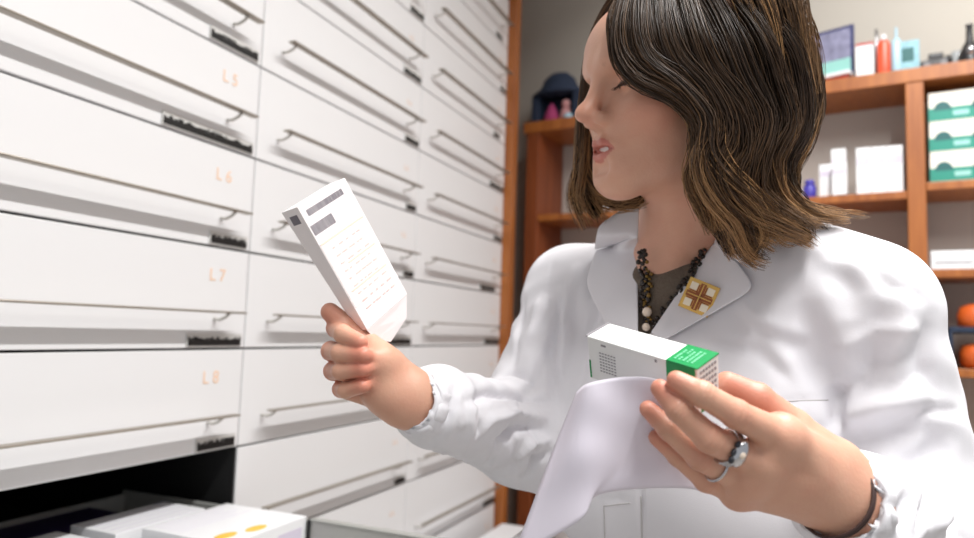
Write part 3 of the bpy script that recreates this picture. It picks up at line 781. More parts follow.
# ---------------- coat
def px_poly_sdf(poly):
    poly = np.array(poly, float)
    def fn(U, V):
        d = np.full(U.shape, 1e9); s = np.ones(U.shape)
        for i in range(len(poly)):
            a, b = poly[i], poly[i-1]; ex, ey = b-a; wx, wy = U-a[0], V-a[1]
            t = np.clip((wx*ex+wy*ey)/(ex*ex+ey*ey), 0, 1); d = np.minimum(d, (wx-t*ex)**2+(wy-t*ey)**2)
            c1, c2, c3 = V >= a[1], V < b[1], ex*wy > ey*wx
            s = np.where((c1 & c2 & c3) | (~c1 & ~c2 & ~c3), -s, s)
        return s*np.sqrt(d)
    return fn
f = Field(*bounds([atz(.46, -.24, .2), atz(.46, .24, -.2), SL+sx*.09+UP*.09, SR-sx*.08, EL, ER, WL, WR], .07), .0036)
torso(f, .012)
f.cone(atz(shz-.55), atz(.48), .165, .195, k=.06, flat=(fw, .72))
f.cone(P(765, 250, .68), P(872, 290, .632), .036, .036, k=.04); f.cone(SL, EL, .055, .058, k=.012); f.cone(EL, WL+(EL-WL)*.12, .056, .039, k=.03); f.cone(WL+(EL-WL)*.12, WL, .039, .0285, k=.01)
f.cone(SR, ER, .052, .052, k=.025); f.cone(ER, WR+(ER-WR)*.12, .051, .037, k=.03); f.cone(WR+(ER-WR)*.12, WR, .036, .027, k=.01)
# openings of the cuffs
for W_, E_, rr, axis in ((WL, EL, .0235, 0), (WR, ER, .0215, 0)):
    d = nrm(W_-E_); f.cone(W_-d*.03, W_+d*.03, rr, rr, k=.003, sub=True)
vdepth = .755
poly = px_poly_sdf([(637.5, 186), (637.5, 337), (651, 334), (714, 246), (742, 186)])
def vneck(X, Y, Z):
    x = X-CAM[0]; y = Y-CAM[1]; z = Z-CAM[2]
    zz = x*_f[0]+y*_f[1]+z*_f[2]; U = 487+F*(x*_r[0]+y*_r[1]+z*_r[2])/zz; V = 269-F*(x*_u[0]+y*_u[1]+z*_u[2])/zz
    return np.maximum(poly(U, V)*zz/F, zz-vdepth)
VF, QF = f.mesh(); VF = smooth_v(VF, QF, 3); bvh_full = BVHTree.FromPolygons([Vector(v) for v in VF], [tuple(q) for q in QF])
f.func(vneck, *bounds([P(600, 180, .58), P(760, 345, .58), P(600, 180, .76), P(760, 345, .76)], .01), k=.004)
f.cone(NB-UP*.02, NB+UP*.12+(HO-NB)*.1, .062, .066, k=.01, sub=True)
Vc, Qc = f.mesh(); Vc = smooth_v(Vc, Qc, 2)
bvh0 = BVHTree.FromPolygons([Vector(v) for v in Vc], [tuple(q) for q in Qc])
def cast(bvh, U, V, guess):
    d = P(U, V, 1)-CAM; hit = bvh.ray_cast(Vector(CAM), Vector(d).normalized(), 1.6)
    if hit[0] is not None: return np.array(hit[0]), np.array(hit[1])
    q = bvh.find_nearest(Vector(P(U, V, guess))); p = P(U, V, max(.5, min(.9, proj(np.array(q[0]))[2]))); return p, np.array(q[1])
def crease(V, N, pts, w, amp, bvh=None, guess=.7):
    w3 = [cast(bvh or bvh0, u, v, guess)[0] for u, v in pts]; out = np.zeros(len(V))
    box = np.array(w3); sel = ((V > box.min(0)-3*w) & (V < box.max(0)+3*w)).all(1)
    if not sel.any(): return out
    Vx = V[sel]; best = np.full(len(Vx), 9.); L = [0]
    for i in range(len(w3)-1): L.append(L[-1]+np.linalg.norm(w3[i+1]-w3[i]))
    T = np.zeros(len(Vx))
    for i in range(len(w3)-1):
        d, t = seg_dist(Vx, w3[i], w3[i+1]); m = d < best; best[m] = d[m]; T[m] = (L[i]+t[m]*(L[i+1]-L[i]))/L[-1]
    out[sel] = amp*np.exp(-(best/w)**2)*np.clip(np.sin(np.pi*np.clip(T*.94+.03, 0, 1)), 0, 1)**.5
    return out
Nc = normals(Vc, Qc); D = np.zeros(len(Vc))
# cloth ripple along the sleeves and body
def ripple(V, a, b, freq, amp, tw=3.0, ph=0):
    ax = nrm(b-a); t = (V-a) @ ax; L = np.linalg.norm(b-a); q = V-a-t[:, None]*ax; e1 = nrm(np.cross(ax, UP)); e2 = np.cross(ax, e1)
    an = np.arctan2(q @ e2, q @ e1); rad = np.linalg.norm(q, axis=1)
    m = np.clip(1-(rad-.055)/.02, 0, 1)*np.clip((t+.0)/.03, 0, 1)*np.clip((L-t)/.015+.3, 0, 1)
    return amp*m*(np.sin(freq*t+tw*np.sin(an+ph)+1.7*np.sin(2.3*an+freq*.3*t))+.5*np.sin(freq*1.9*t-2*an+ph))
D += ripple(Vc, ER, WR, 130, .0012, 2.2) + ripple(Vc, SR, ER, 90, .0013, 2.5, 1) + ripple(Vc, EL, WL, 110, .0018, 2.2, 2) + ripple(Vc, SL, EL, 70, .0013, 2, .5)
strokes = [  # far sleeve: folds gathering at the elbow
 ([(548, 402), (520, 395), (492, 392), (468, 402)], .006, -.005), ([(545, 418), (515, 412), (490, 420), (475, 440)], .005, .004), ([(545, 430), (520, 428), (500, 440), (490, 462)], .006, -.0055),
 ([(548, 440), (528, 445), (515, 462)], .005, .004), ([(550, 452), (535, 460), (527, 478)], .005, -.004), ([(540, 385), (515, 372), (498, 378)], .006, -.004),
 ([(455, 385), (450, 410), (440, 440)], .005, -.003), ([(437, 378), (425, 405), (412, 425)], .004, -.0035), ([(470, 388), (470, 420), (462, 455)], .006, .003),
 ([(553, 330), (540, 370), (525, 400)], .008, -.004), ([(540, 300), (528, 340)], .008, .003), ([(562, 300), (552, 350), (556, 400)], .007, -.005), ([(430, 440), (460, 465), (500, 480)], .006, -.003),
 # near arm and chest
 ([(836, 392), (838, 420), (834, 458)], .0060, -.012), ([(838, 400), (870, 372), (905, 350)], .012, -.005), ([(845, 420), (880, 405), (925, 395)], .012, .005), ([(860, 440), (900, 430), (945, 430)], .012, -.004),
 ([(885, 300), (870, 340), (858, 375)], .016, -.005), ([(905, 290), (900, 330), (890, 365)], .012, .004), ([(930, 320), (925, 360), (940, 400)], .012, -.004), ([(950, 440), (925, 460), (900, 465)], .012, -.006),
 ([(800, 300), (815, 340), (832, 385)], .016, -.004), ([(780, 290), (770, 330), (790, 370)], .014, .003), ([(830, 250), (850, 290), (850, 320)], .016, -.004), ([(800, 235), (830, 260), (870, 270)], .012, .003),
 ([(600, 300), (585, 340), (580, 380)], .010, -.003), ([(575, 270), (565, 320), (563, 370)], .010, .003), ([(640, 345), (638, 380)], .004, -.003), ([(600, 260), (590, 300)], .01, -.003),
 ([(890, 478), (880, 500), (872, 530)], .006, -.004), ([(915, 492), (905, 515), (900, 538)], .008, -.005), ([(940, 505), (930, 530)], .008, .004), ([(760, 330), (800, 350), (830, 395)], .012, -.003),
 ([(520, 400), (512, 430), (516, 470)], .004, -.003), ([(480, 400), (478, 430), (470, 465)], .004, -.003), ([(498, 425), (496, 455), (488, 480)], .0035, .002), ([(530, 415), (535, 440), (532, 470)], .004, -.003),
 ([(460, 395), (462, 425), (450, 455)], .003, .002), ([(445, 392), (446, 415), (432, 440)], .003, -.002), ([(560, 290), (566, 330), (560, 380)], .005, .002), ([(525, 300), (518, 340), (512, 370)], .004, -.002),
 ([(860, 260), (890, 285), (925, 300)], .008, -.002), ([(840, 350), (880, 330), (920, 330)], .007, .0025), ([(850, 390), (890, 385), (930, 372)], .007, -.0025), ([(905, 420), (930, 410), (960, 412)], .006, -.003),
 ([(880, 505), (895, 520), (900, 538)], .005, .003), ([(925, 500), (925, 515), (915, 535)], .004, -.003), ([(955, 512), (950, 525), (945, 538)], .005, -.003), ([(720, 340), (760, 352), (790, 380)], .008, -.002), ([(740, 300), (760, 320), (800, 335)], .008, .002), ([(770, 420), (800, 430), (830, 428)], .006, -.002),
]
for pts, w_, a_ in strokes: D += crease(Vc, Nc, pts, w_*.8, a_*2.3)
# seam of the pocket and the front closure
for pts, w_, a_ in [([(777, 402), (800, 400), (832, 400)], .0018, -.0022), ([(641, 470), (641, 505), (642, 538)], .0028, -.004), ([(602, 500), (625, 498)], .002, -.002), ([(602, 500), (604, 538)], .002, -.002), ([(553, 262), (548, 300), (556, 345)], .0022, -.002)]: D += crease(Vc, Nc, pts, w_, a_)
Vc = Vc + Nc*D[:, None]; Vc = smooth_v(Vc, Qc, 1, .4)
coat = body_mesh('coat', Vc, Qc, M['cloth'])
for W_, E_, rr in ((WL, EL, .0280), (WR, ER, .0262)):
    ax = nrm(W_-E_); e1 = nrm(np.cross(ax, UP)); e2 = np.cross(ax, e1); V = []; nn_, m_ = 72, 10
    for i in range(nn_):
        q = 2*math.pi*i/nn_; w_ = 1+.035*math.sin(9*q+1)+.02*math.sin(17*q)
        for j in range(m_):
            p_ = 2*math.pi*j/m_; V.append(W_+ax*(.0085*math.cos(p_)+.0008*math.sin(7*q))+(e1*math.cos(q)+e2*math.sin(q))*(rr*w_+.0034*math.sin(p_))-PO)
    np_mesh('cuff', np.array(V), np.array([(i*m_+j, i*m_+(j+1) % m_, ((i+1) % nn_)*m_+(j+1) % m_, ((i+1) % nn_)*m_+j) for i in range(nn_) for j in range(m_)]), M['cloth'], coat)
bvh_c = BVHTree.FromPolygons([Vector(v) for v in Vc], [tuple(q) for q in Qc])
def resample(pl, n):
    pl = np.array(pl, float); L = np.r_[0, np.cumsum(np.linalg.norm(np.diff(pl, axis=0), axis=1))]; t = np.linspace(0, L[-1], n)
    return np.stack([np.interp(t, L, pl[:, i]) for i in range(pl.shape[1])], 1)
def sheet_on_coat(name, inner, outer, off=.004, th=.0022, n=26, m=16, lift=None, material=None, parent=None, bulge=.002):
    A, B = resample(inner, n), resample(outer, n); G = []
    for i in range(n):
        for j in range(m):
            t = j/(m-1); u, v = A[i]*(1-t)+B[i]*t
            p, nn = cast(bvh_full, u, v, .70)
            G.append(p)
    G = np.array(G).reshape(n, m, 3)
    for _ in range(6):
        K = G.copy(); K[1:-1] = (G[:-2]+G[2:])/2*.5+G[1:-1]*.5; K[:, 1:-1] = (K[:, :-2]+K[:, 2:])/2*.5+K[:, 1:-1]*.5
        G = K
    for i in range(n):
        for j in range(m):
            t = j/(m-1); toC = nrm(CAM-G[i, j]); G[i, j] = G[i, j]+toC*(off+bulge*math.sin(math.pi*t)+(.002*t))
    V = G.reshape(-1, 3); Q = np.array([(i*m+j, i*m+j+1, (i+1)*m+j+1, (i+1)*m+j) for i in range(n-1) for j in range(m-1)])
    o = np_mesh(name, V-PO, Q, material or M['cloth'], parent or coat)
    so = o.modifiers.new('thickness', 'SOLIDIFY'); so.thickness = th; so.offset = 0
    sb = o.modifiers.new('soft', 'SUBSURF'); sb.levels = 1; sb.render_levels = 1
    return o, G
sheet_on_coat('lapel', [(638, 236), (638, 280), (638, 340)], [(596, 250), (585, 283), (612, 338)], off=.010)
sheet_on_coat('lapel', [(714, 243), (684, 284), (651, 333)], [(737, 262), (757, 288), (663, 341)])
sheet_on_coat('collar', [(640, 196), (639, 215), (638, 238)], [(622, 210), (598, 226), (594, 250)], off=.013)
sheet_on_coat('collar', [(725, 205), (718, 228), (714, 245)], [(775, 222), (770, 248), (740, 263)], off=.007)
def seam(pl, r=.0006, n=16):
    pts = [cast(bvh_c, u, v, .66)[0]-PO for u, v in resample(pl, n)]; MB().tube(pts, r, 6).build('seam', M['thread'], coat, smooth=True)
seam([(779, 402), (800, 400.5), (828, 400)]); seam([(641, 496), (642, 545)], .0009)
seam([(604, 506), (630, 503)]); seam([(604, 506), (605, 545)])
# brooch on the lapel
bp_, bn_ = cast(bvh_full, 699, 297, .66)
tC = nrm(CAM-bp_); bp_ = bp_+tC*.0150
ux = nrm(P(718, 287, 1)-P(694, 277, 1)); ux = nrm(ux-tC*(ux @ tC)); uy = np.cross(tC, ux)
bl = lambda x, y, z: bp_+ux*x+uy*y+tC*z-PO
s_ = .0142
def slab(mb, x0, x1, y0, y1, z0, z1): return mb.hexa([bl(x, y, z) for x in (x0, x1) for y in (y0, y1) for z in (z0, z1)])
M['gold'] = mat('gold_metal', (214, 172, 96), .28, metal=.85); M['bronze'] = mat('orange_brown_enamel', (150, 78, 34), .35); M['enamel'] = mat('cream_enamel', (244, 232, 208), .25)
br = slab(MB(), -s_, s_, -s_*1.05, s_*1.05, 0, .0016).build('brooch', M['gold'], coat, bevel=.0003); br['label'] = 'square gold brooch with a brown cross'
cr = MB(); slab(cr, -s_*.86, s_*.86, -.0026, .0026, .0016, .0026); slab(cr, -.0026, .0026, -s_*.9, s_*.9, .0016, .0026)
cr.build('cross', M['bronze'], coat); cr = MB()
slab(cr, -s_*.8, s_*.8, -.0005, .0005, .0026, .003); slab(cr, -.0005, .0005, -s_*.85, s_*.85, .0026, .003); cr.build('cross_line', M['gold'], coat)
for a in (-1, 1):
    for b in (-1, 1):
        q = MB(); slab(q, min(a*.0045, a*.0112), max(a*.0045, a*.0112), min(b*.0045, b*.0115), max(b*.0045, b*.0115), .0016, .0024); q.build('enamel_square', M['enamel'], coat, bevel=.0003)
    q = MB(); slab(q, a*.0036-.0006, a*.0036+.0006, -.0108, .0108, .0016, .0028); slab(q, -.0108, .0108, a*.0036-.0006, a*.0036+.0006, .0016, .0028); q.build('bronze_bar', M['bronze'], coat)
# necklace: bead strands against the blouse
M['bead_dark'] = mat('dark_bead', (40, 30, 24), .25); M['bead_gold'] = mat('antique_gold_bead', (132, 104, 52), .3, metal=.6); M['pearl'] = mat('pearl', (232, 214, 196), .2)
def beads(name, pl, n, r, mm, jit=1.2):
    mb = MB(); Pn = resample(pl, n)
    for i, (u, v) in enumerate(Pn):
        u += rnd.uniform(-jit, jit); p, _ = cast(bvh_b, u, v, .68); p = p+nrm(CAM-p)*.003
        mb.ball(p-PO, r*rnd.uniform(.75, 1.25), 6)
    return mb.build(name, mm, person, smooth=True)
beads('necklace', [(645, 256), (641, 250), (644, 280), (645, 325)], 52, .0023, M['bead_dark'], 4)
beads('necklace', [(647, 262), (649, 285), (646, 305), (650, 322)], 26, .0020, M['bead_gold'], 4)
beads('necklace', [(703, 250), (692, 272), (678, 292), (663, 312), (652, 328)], 48, .0022, M['bead_dark'], 4)
pe = MB(); 
for (u, v, r) in ((647, 312, .0048), (646, 327, .0040)):
    p, _ = cast(bvh_b, u, v, .68); pe.ball(p+nrm(CAM-p)*.008-PO, r, 8)
pe.build('pearl', M['pearl'], person, smooth=True)

# ring and bracelet
M['ringsilver'] = mat('ring_silver', (200, 200, 204), .18, metal=1); M['stone'] = mat('dark_stone', (40, 42, 50), .1)
def band(name, c, ax, r, w, m, tube=.0010, n=28, sq=1.0, nv=None):
    ax = nrm(ax); e1 = nrm(nv-ax*(nv @ ax)) if nv is not None else nrm(np.cross(ax, UP)); e2 = np.cross(ax, e1); mb = MB()
    for o_ in np.linspace(-w/2, w/2, max(1, int(w/.0012))):
        mb.tube([c+ax*o_+r*(sq*math.cos(q)*e1+math.sin(q)*e2)-PO for q in np.linspace(0, 2*math.pi, n, endpoint=False)], tube, 8, closed=True)
    return mb.build(name, m, person, smooth=True)
a_, b_ = P(*FG['middle'][0][0]), P(*FG['middle'][0][1]); rc = a_+(b_-a_)*.62; rax = nrm(b_-a_)
rg = band('ring', rc, rax, .0104, .004, M['ringsilver'], nv=vn)
to = nrm(vn-rax*(vn @ rax)); sd = np.cross(rax, to)
top = rc+to*.0104
def blob(mb, c, ax3, r3, n=10):
    k = len(mb.v); mb.ball((0, 0, 0), 1, n)
    mb.v[k:] = [tuple(c+ax3[0]*v[0]*r3[0]+ax3[1]*v[1]*r3[1]+ax3[2]*v[2]*r3[2]-PO) for v in mb.v[k:]]
A3 = (rax, sd, to)
q = MB(); blob(q, top, A3, (.0052, .0088, .0036)); q.build('ring_setting', M['ringsilver'], rg, smooth=True)
for (dx, dy) in ((.0040, -.0055), (.0046, -.001), (.0040, .0040)):
    q = MB(); blob(q, top+rax*dx+sd*dy, A3, (.0020, .0026, .0018), 7); q.build('dark_stone', M['stone'], rg, smooth=True)
q = MB(); blob(q, top+rax*.0005-sd*.0005+to*.0026, A3, (.0022, .0026, .0018), 7); q.build('clear_stone', M['pearl'], rg, smooth=True)
a_, b_ = P(*FG['ring'][0][0]), P(*FG['ring'][0][1]); band('ring', a_+(b_-a_)*.66, b_-a_, .0098, .0014, M['ringsilver'], tube=.0009, nv=vn)
wa = nrm(LW-P(900, 545, .51)); wc = P(835, 498, .453)
band('bracelet', wc, wa, .0262, .0026, mat('dark_cord', (62, 40, 36), .7), tube=.0011, sq=.88, nv=nrm(vn+UP*.1))

# ---------------- trousers and shoes (below the picture)
f = Field(*bounds([atz(.08, -.2, .2), atz(.9, .2, -.2)], .06), .007)
for s in (-1, 1): f.cone(atz(.80, s*.085), atz(.44, s*.075, .01), .086, .062, k=.03); f.cone(atz(.44, s*.075, .01), atz(.08, s*.07), .06, .05, k=.02)
Vp, Qp = f.mesh(); body_mesh('trousers', smooth_v(Vp, Qp, 2), Qp, M['navy'])
for s in (-1, 1):
    f = Field(*bounds([atz(0, s*.07-.07, .24), atz(.12, s*.07+.07, -.12)], .03), .005)
    f.cone(atz(.045, s*.07, -.03), atz(.036, s*.08, .13), .044, .036, k=.02); f.cone(atz(.045, s*.07, -.02), atz(.09, s*.07, -.02), .04, .04, k=.02)
    f.func(lambda X, Y, Z: Z-.003, *bounds([atz(-.1, -.4, -.4), atz(.01, .4, .4)], .1), k=.002)
    Vp, Qp = f.mesh(); body_mesh('shoe', Vp, Qp, M['white'])
# ---------------- hair: a dense under-layer plus individual wavy strands
G = [  # (px, px, depth) points ; lock radius root/mid/end ; strands ; wave
 ([(655, -28, .625), (624, 12, .607), (624, 50, .598), (640, 76, .592), (672, 92, .589), (696, 118, .588), (700, 152, .590), (694, 180, .592), (708, 208, .590), (716, 232, .592)], (.009, .012, .007), 300, .003),
 ([(668, -32, .618), (640, 15, .600), (648, 58, .590), (680, 84, .585), (708, 118, .583), (708, 150, .584), (722, 178, .583), (750, 205, .585), (760, 232, .588), (742, 256, .592)], (.010, .014, .007), 300, .004),
 ([(680, -34, .614), (664, 18, .594), (676, 60, .586), (702, 92, .583), (716, 130, .583), (704, 162, .583), (716, 194, .582), (736, 220, .585), (746, 250, .588), (764, 262, .592)], (.010, .014, .007), 300, .004),
 ([(694, -34, .61), (688, 22, .592), (704, 70, .585), (730, 110, .582), (738, 146, .582), (726, 176, .582), (740, 206, .583), (770, 226, .587), (796, 240, .592)], (.012, .016, .007), 320, .005),
 ([(712, -34, .612), (722, 30, .596), (742, 82, .590), (760, 122, .588), (750, 160, .588), (748, 190, .590), (768, 214, .592), (800, 232, .598), (812, 243, .604)], (.013, .016, .006), 320, .005),
 ([(728, -34, .62), (752, 30, .605), (772, 80, .602), (782, 124, .602), (766, 160, .602), (770, 192, .604), (790, 212, .608), (822, 224, .614)], (.013, .016, .006), 300, .005),
 ([(738, -32, .635), (776, 34, .625), (796, 84, .622), (798, 128, .622), (780, 162, .622), (782, 190, .622), (806, 212, .626), (846, 220, .632)], (.013, .014, .005), 280, .004),
 ([(745, -30, .66), (788, 30, .66), (808, 84, .66), (808, 118, .658), (792, 150, .652), (788, 182, .65), (796, 210, .645), (824, 236, .636)], (.013, .013, .005), 280, .004),
 ([(740, -24, .71), (786, 36, .72), (798, 96, .725), (790, 140, .722), (772, 180, .715), (776, 214, .70), (768, 240, .69)], (.02, .022, .014), 240, .004),
 ([(735, -20, .70), (765, 10, .70), (790, 60, .70), (800, 110, .70), (785, 160, .70), (775, 200, .69)], (.02, .018, .012), 220, .004),
 ([(742, -34, .65), (776, -4, .65), (800, 46, .655), (814, 96, .655), (806, 134, .652), (790, 168, .65), (794, 196, .645)], (.010, .010, .006), 200, .003),
 ([(744, -30, .69), (780, 0, .69), (806, 60, .695), (810, 110, .695), (790, 160, .69), (782, 200, .68)], (.012, .012, .007), 200, .003),
 ([(706, 110, .592), (700, 148, .592), (708, 180, .596), (704, 206, .60), (722, 234, .602), (734, 260, .602)], (.008, .010, .005), 160, .003),
 ([(646, -26, .632), (617, 4, .622), (613, 36, .610), (620, 64, .604), (640, 84, .600), (668, 90, .597), (690, 108, .594)], (.004, .005, .004), 120, .0015),
 ([(640, -26, .655), (614, -2, .672), (597, 36, .690), (589, 84, .705), (584, 132, .708), (580, 165, .706), (574, 198, .702), (588, 228, .698)], (.004, .007, .006), 200, .003),
 ([(640, -26, .665), (606, 20, .70), (598, 76, .715), (591, 130, .72), (590, 168, .716), (604, 196, .708), (632, 200, .70), (644, 192, .695)], (.006, .012, .010), 260, .004),
 ([(640, -20, .69), (612, 40, .73), (604, 110, .735), (602, 160, .73), (590, 196, .718), (600, 222, .706)], (.010, .014, .008), 200, .004),
 ([(770, 150, .62), (784, 182, .625), (812, 206, .63), (868, 216, .64)], (.004, .005, .002), 40, .003),
 ([(740, 180, .598), (768, 214, .60), (786, 236, .602), (808, 242, .606)], (.005, .006, .003), 60, .002),
 ([(800, 60, .66), (820, 96, .655), (814, 130, .65), (798, 160, .65)], (.002, .003, .001), 24, .001),
 ([(700, 130, .586), (722, 160, .582), (750, 190, .580), (778, 204, .582)], (.004, .006, .003), 70, .003),
 ([(704, 170, .586), (728, 205, .582), (752, 236, .584), (774, 252, .588)], (.004, .006, .003), 70, .003),
]
def hp(x, y, z): return tuple(proj(h(x, y, z)))
G += [([hp(.006, .03-.03*k, .128), hp(.03, .01-.035*k, .124), hp(.06, -.01-.03*k, .098), hp(.076, -.03-.02*k, .05), hp(.074, -.045-.02*k, -.02)], (.012, .018, .016), 200, .002) for k in range(3)]
G += [([hp(-.004, .03-.03*k, .128), hp(-.03, .01-.035*k, .124), hp(-.06, -.01-.03*k, .098), hp(-.078, -.03-.02*k, .05), hp(-.085, -.04-.01*k, -.04)], (.012, .018, .020), 200, .002) for k in range(3)]
G += [([hp(0, -.05, .126), hp(.02*s_k, -.09, .10), hp(.03*s_k, -.118, .05), hp(.03*s_k, -.125, -.02)], (.014, .02, .022), 220, .002) for s_k in (-1, 1)]
for gi in range(len(G)-8):
    p_, r_, n_, w_ = G[gi]
    if p_[0][1] > -10: continue
    near = p_[0][2] < .64 or gi in (7, 10)
    yy = .045-.011*min(gi, 11) if gi < 13 else .03
    c0 = proj(h(.006 if gi < 12 or gi == 13 else -.008, yy, .1275))
    p_ = [tuple(c0)] + p_[1:] if (c0[1] < -18 and gi not in (8, 9)) else [tuple(c0)] + p_
    G[gi] = (p_, (r_[0]*.9,)+tuple(r_[1:]), n_, w_)
f = Field(*bounds([h(0, 0, .17), h(0, -.15, 0), P(560, 230, .72), P(840, 260, .6), P(760, 240, .75)], .03), .0026)
f.ell(h(0, -.025, .043), np.array((.081, .095, .0875))*HS, AXH, k=.02)
f.cone(h(0, -.06, .0), P(764, 180, .69), .060, .034, k=.03)
f.cone(P(730, 0, .70), P(755, 60, .70), .03, .036, k=.03); f.cone(P(765, 60, .70), P(772, 120, .70), .036, .03, k=.03)
f.cone(h(.03, -.05, .02), P(742, 190, .63), .05, .03, k=.03)
def cat(pts, n):
    p = np.array(pts); p = np.vstack([2*p[0]-p[1], p, 2*p[-1]-p[-2]]); out = []
    m = len(pts)-1
    for t in np.linspace(0, m-1e-6, n):
        i = int(t); u = t-i; a, b, c, d = p[i:i+4]
        out.append(.5*((2*b)+(c-a)*u+(2*a-5*b+4*c-d)*u*u+(3*b-a-3*c+d)*u**3))
    return np.array(out)
for pts, rr, n, wv in G[:13]+G[14:17]:
    q = cat([P(*p) for p in pts], 14); R = np.interp(np.linspace(0, 1, 14), [0, .5, 1], rr)*.78
    back = [p+nrm(p-CAM)*.006 for p in q]
    for i in range(12): f.cone(back[i], back[i+1], R[i], R[i+1], k=.006)
# keep the face clear
f.ell(h(0, .075, -.03), np.array((.052, .060, .082))*HS, AXH, k=.004, sub=True)
Vq, Qq = f.mesh(); Vq = smooth_v(Vq, Qq, 2)
NS = 26; AV = []; AQ = []; AT = []; ofs = 0
for gi, (pts, rr, n, wv) in enumerate(G):
    base = cat([P(*p) for p in pts], NS); T = np.gradient(base, axis=0); T /= np.linalg.norm(T, axis=1)[:, None]
    ref = nrm(np.cross(T[0], nrm(CAM-base[0]))); E1 = []
    for i in range(NS): ref = nrm(ref-T[i]*(ref @ T[i])); E1.append(ref)
    E1 = np.array(E1); E2 = np.cross(T, E1); R = np.interp(np.linspace(0, 1, NS), [0, .5, 1], rr)*1.12
    tt = np.linspace(0, 1, NS)
    for k in range(n):
        a = rng.uniform(0, 2*math.pi); rad = math.sqrt(rng.uniform(.15, 1)); ph = rng.uniform(0, 6.28); cl = int(rng.integers(0, 11)); rs = np.random.default_rng(gi*50+cl)
        ca, cr_ = rs.uniform(0, 6.28), math.sqrt(rs.uniform(.1, 1)); cph = rs.uniform(0, 6.28)
        mixk = .25+.55*tt   # clump towards the sub-lock at the tips
        x = (1-mixk)*rad*math.cos(a)+mixk*(cr_*math.cos(ca)+.28*rad*math.cos(a)); y = (1-mixk)*rad*math.sin(a)+mixk*(cr_*math.sin(ca)+.28*rad*math.sin(a))
        fx = rng.uniform(0, 6.28, 4); am = rng.uniform(.0004, .0022)*np.sqrt(tt+.05)
        x = x*R + am*np.sin(rng.uniform(5, 12)*tt+fx[0]) + wv*tt*np.sin(9*tt+cph)*1.0 + .0006*np.sin(20*tt+ph); y = y*R + am*np.sin(rng.uniform(5, 12)*tt+fx[2]) + wv*tt*np.cos(8*tt+cph)
        L = rng.uniform(.82, 1.0) if rng.random() < .7 else rng.uniform(.95, 1.05)
        s_i = np.clip(tt*L*(NS-1), 0, NS-1.001); i0 = s_i.astype(int); fr = (s_i-i0)[:, None]
        pos = base[i0]*(1-fr)+base[i0+1]*fr + x[:, None]*E1[i0]+y[:, None]*E2[i0]
        wd = (rng.uniform(.00028, .0006)*(1-.75*tt**3))[:, None]
        A_, B_ = E1[i0], E2[i0]
        ring = np.stack([pos+wd*(math.cos(q)*A_+math.sin(q)*B_) for q in (0, 2.094, 4.189)], 1).reshape(-1, 3)
        AV.append(ring); i = np.arange(NS-1)*3
        for e in range(3): AQ.append(np.stack([i+e, i+(e+1) % 3, i+3+(e+1) % 3, i+3+e], 1)+ofs)
        t0_ = rs.uniform(.25, .6); tone = np.clip(rs.uniform(0, .12)+.95*np.clip((tt-t0_)/.45, 0, 1)**1.1*rs.uniform(.1, 1.0)+rng.normal(0, .10)+(.2 if rng.random() < .06 else 0)+(.16 if rng.random() < .3 else 0)*np.exp(-((tt-.2)/.12)**2), 0, 1)
        AT.append(np.repeat(tone, 3)); ofs += NS*3
V1 = np.concatenate(AV); Q1 = np.concatenate(AQ); t1 = np.concatenate(AT)
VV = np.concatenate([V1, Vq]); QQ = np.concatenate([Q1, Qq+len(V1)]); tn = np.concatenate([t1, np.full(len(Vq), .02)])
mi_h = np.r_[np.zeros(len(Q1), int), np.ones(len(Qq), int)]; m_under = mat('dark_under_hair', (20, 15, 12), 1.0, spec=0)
m = bpy.data.materials.new('brown_hair'); m.use_nodes = True; nt = m.node_tree; b = nt.nodes['Principled BSDF']
at = nt.nodes.new('ShaderNodeAttribute'); at.attribute_name = 'tone'; cr2 = nt.nodes.new('ShaderNodeValToRGB')
e = cr2.color_ramp.elements; e[0].position = 0; e[0].color = s2l((52, 38, 28))+(1,); e[1].position = 1; e[1].color = s2l((196, 150, 102))+(1,)
x = e.new(.35); x.color = s2l((94, 69, 47))+(1,)
nt.links.new(at.outputs['Fac'], cr2.inputs['Fac']); nt.links.new(cr2.outputs['Color'], b.inputs['Base Color']); b.inputs['Roughness'].default_value = .42; b.inputs['Specular IOR Level'].default_value = .38
body_mesh('hair', VV, QQ, [m, m_under], attrs={'tone': tn}, mi=mi_h)
# ================================================================== things she holds
def solve_box(px, z, dims, sc=1.0):
    """corner O and the ends of its three edges (px); finds depths so that edges are orthogonal with roughly the given lengths"""
    z = np.array(z, float)
    def res(z):
        p = [P(u, v, zz) for (u, v), zz in zip(px, z)]; e = [p[i]-p[0] for i in (1, 2, 3)]; L = [np.linalg.norm(q) for q in e]
        return np.array([e[0] @ e[1]/(L[0]*L[1]), e[0] @ e[2]/(L[0]*L[2]), e[1] @ e[2]/(L[1]*L[2])]+[.35*(L[i]-dims[i])/dims[i] for i in range(3)])
    for _ in range(200):
        r0 = res(z); J = np.stack([(res(z+np.eye(4)[i]*1e-5)-r0)/1e-5 for i in range(4)], 1)
        z = z-.5*np.linalg.lstsq(J.T @ J+1e-6*np.eye(4), J.T @ r0, rcond=None)[0]
    p = [P(u, v, zz) for (u, v), zz in zip(px, z)]
    X = nrm(p[1]-p[0]); Y = p[2]-p[0]; Y = nrm(Y-X*(X @ Y)); Z = np.cross(X, Y); Z = Z if Z @ (p[3]-p[0]) > 0 else -Z
    return CAM+(p[0]-CAM)*sc, X, Y, Z, [sc*np.linalg.norm(p[i]-p[0]) for i in (1, 2, 3)], z
O, X, Y, Z, L, zz = solve_box([(587, 336), (697, 369), (608.5, 323), (592, 378)], (.47, .43, .49, .47), (.085, .032, .026), 1.06)
print('box', L, zz)
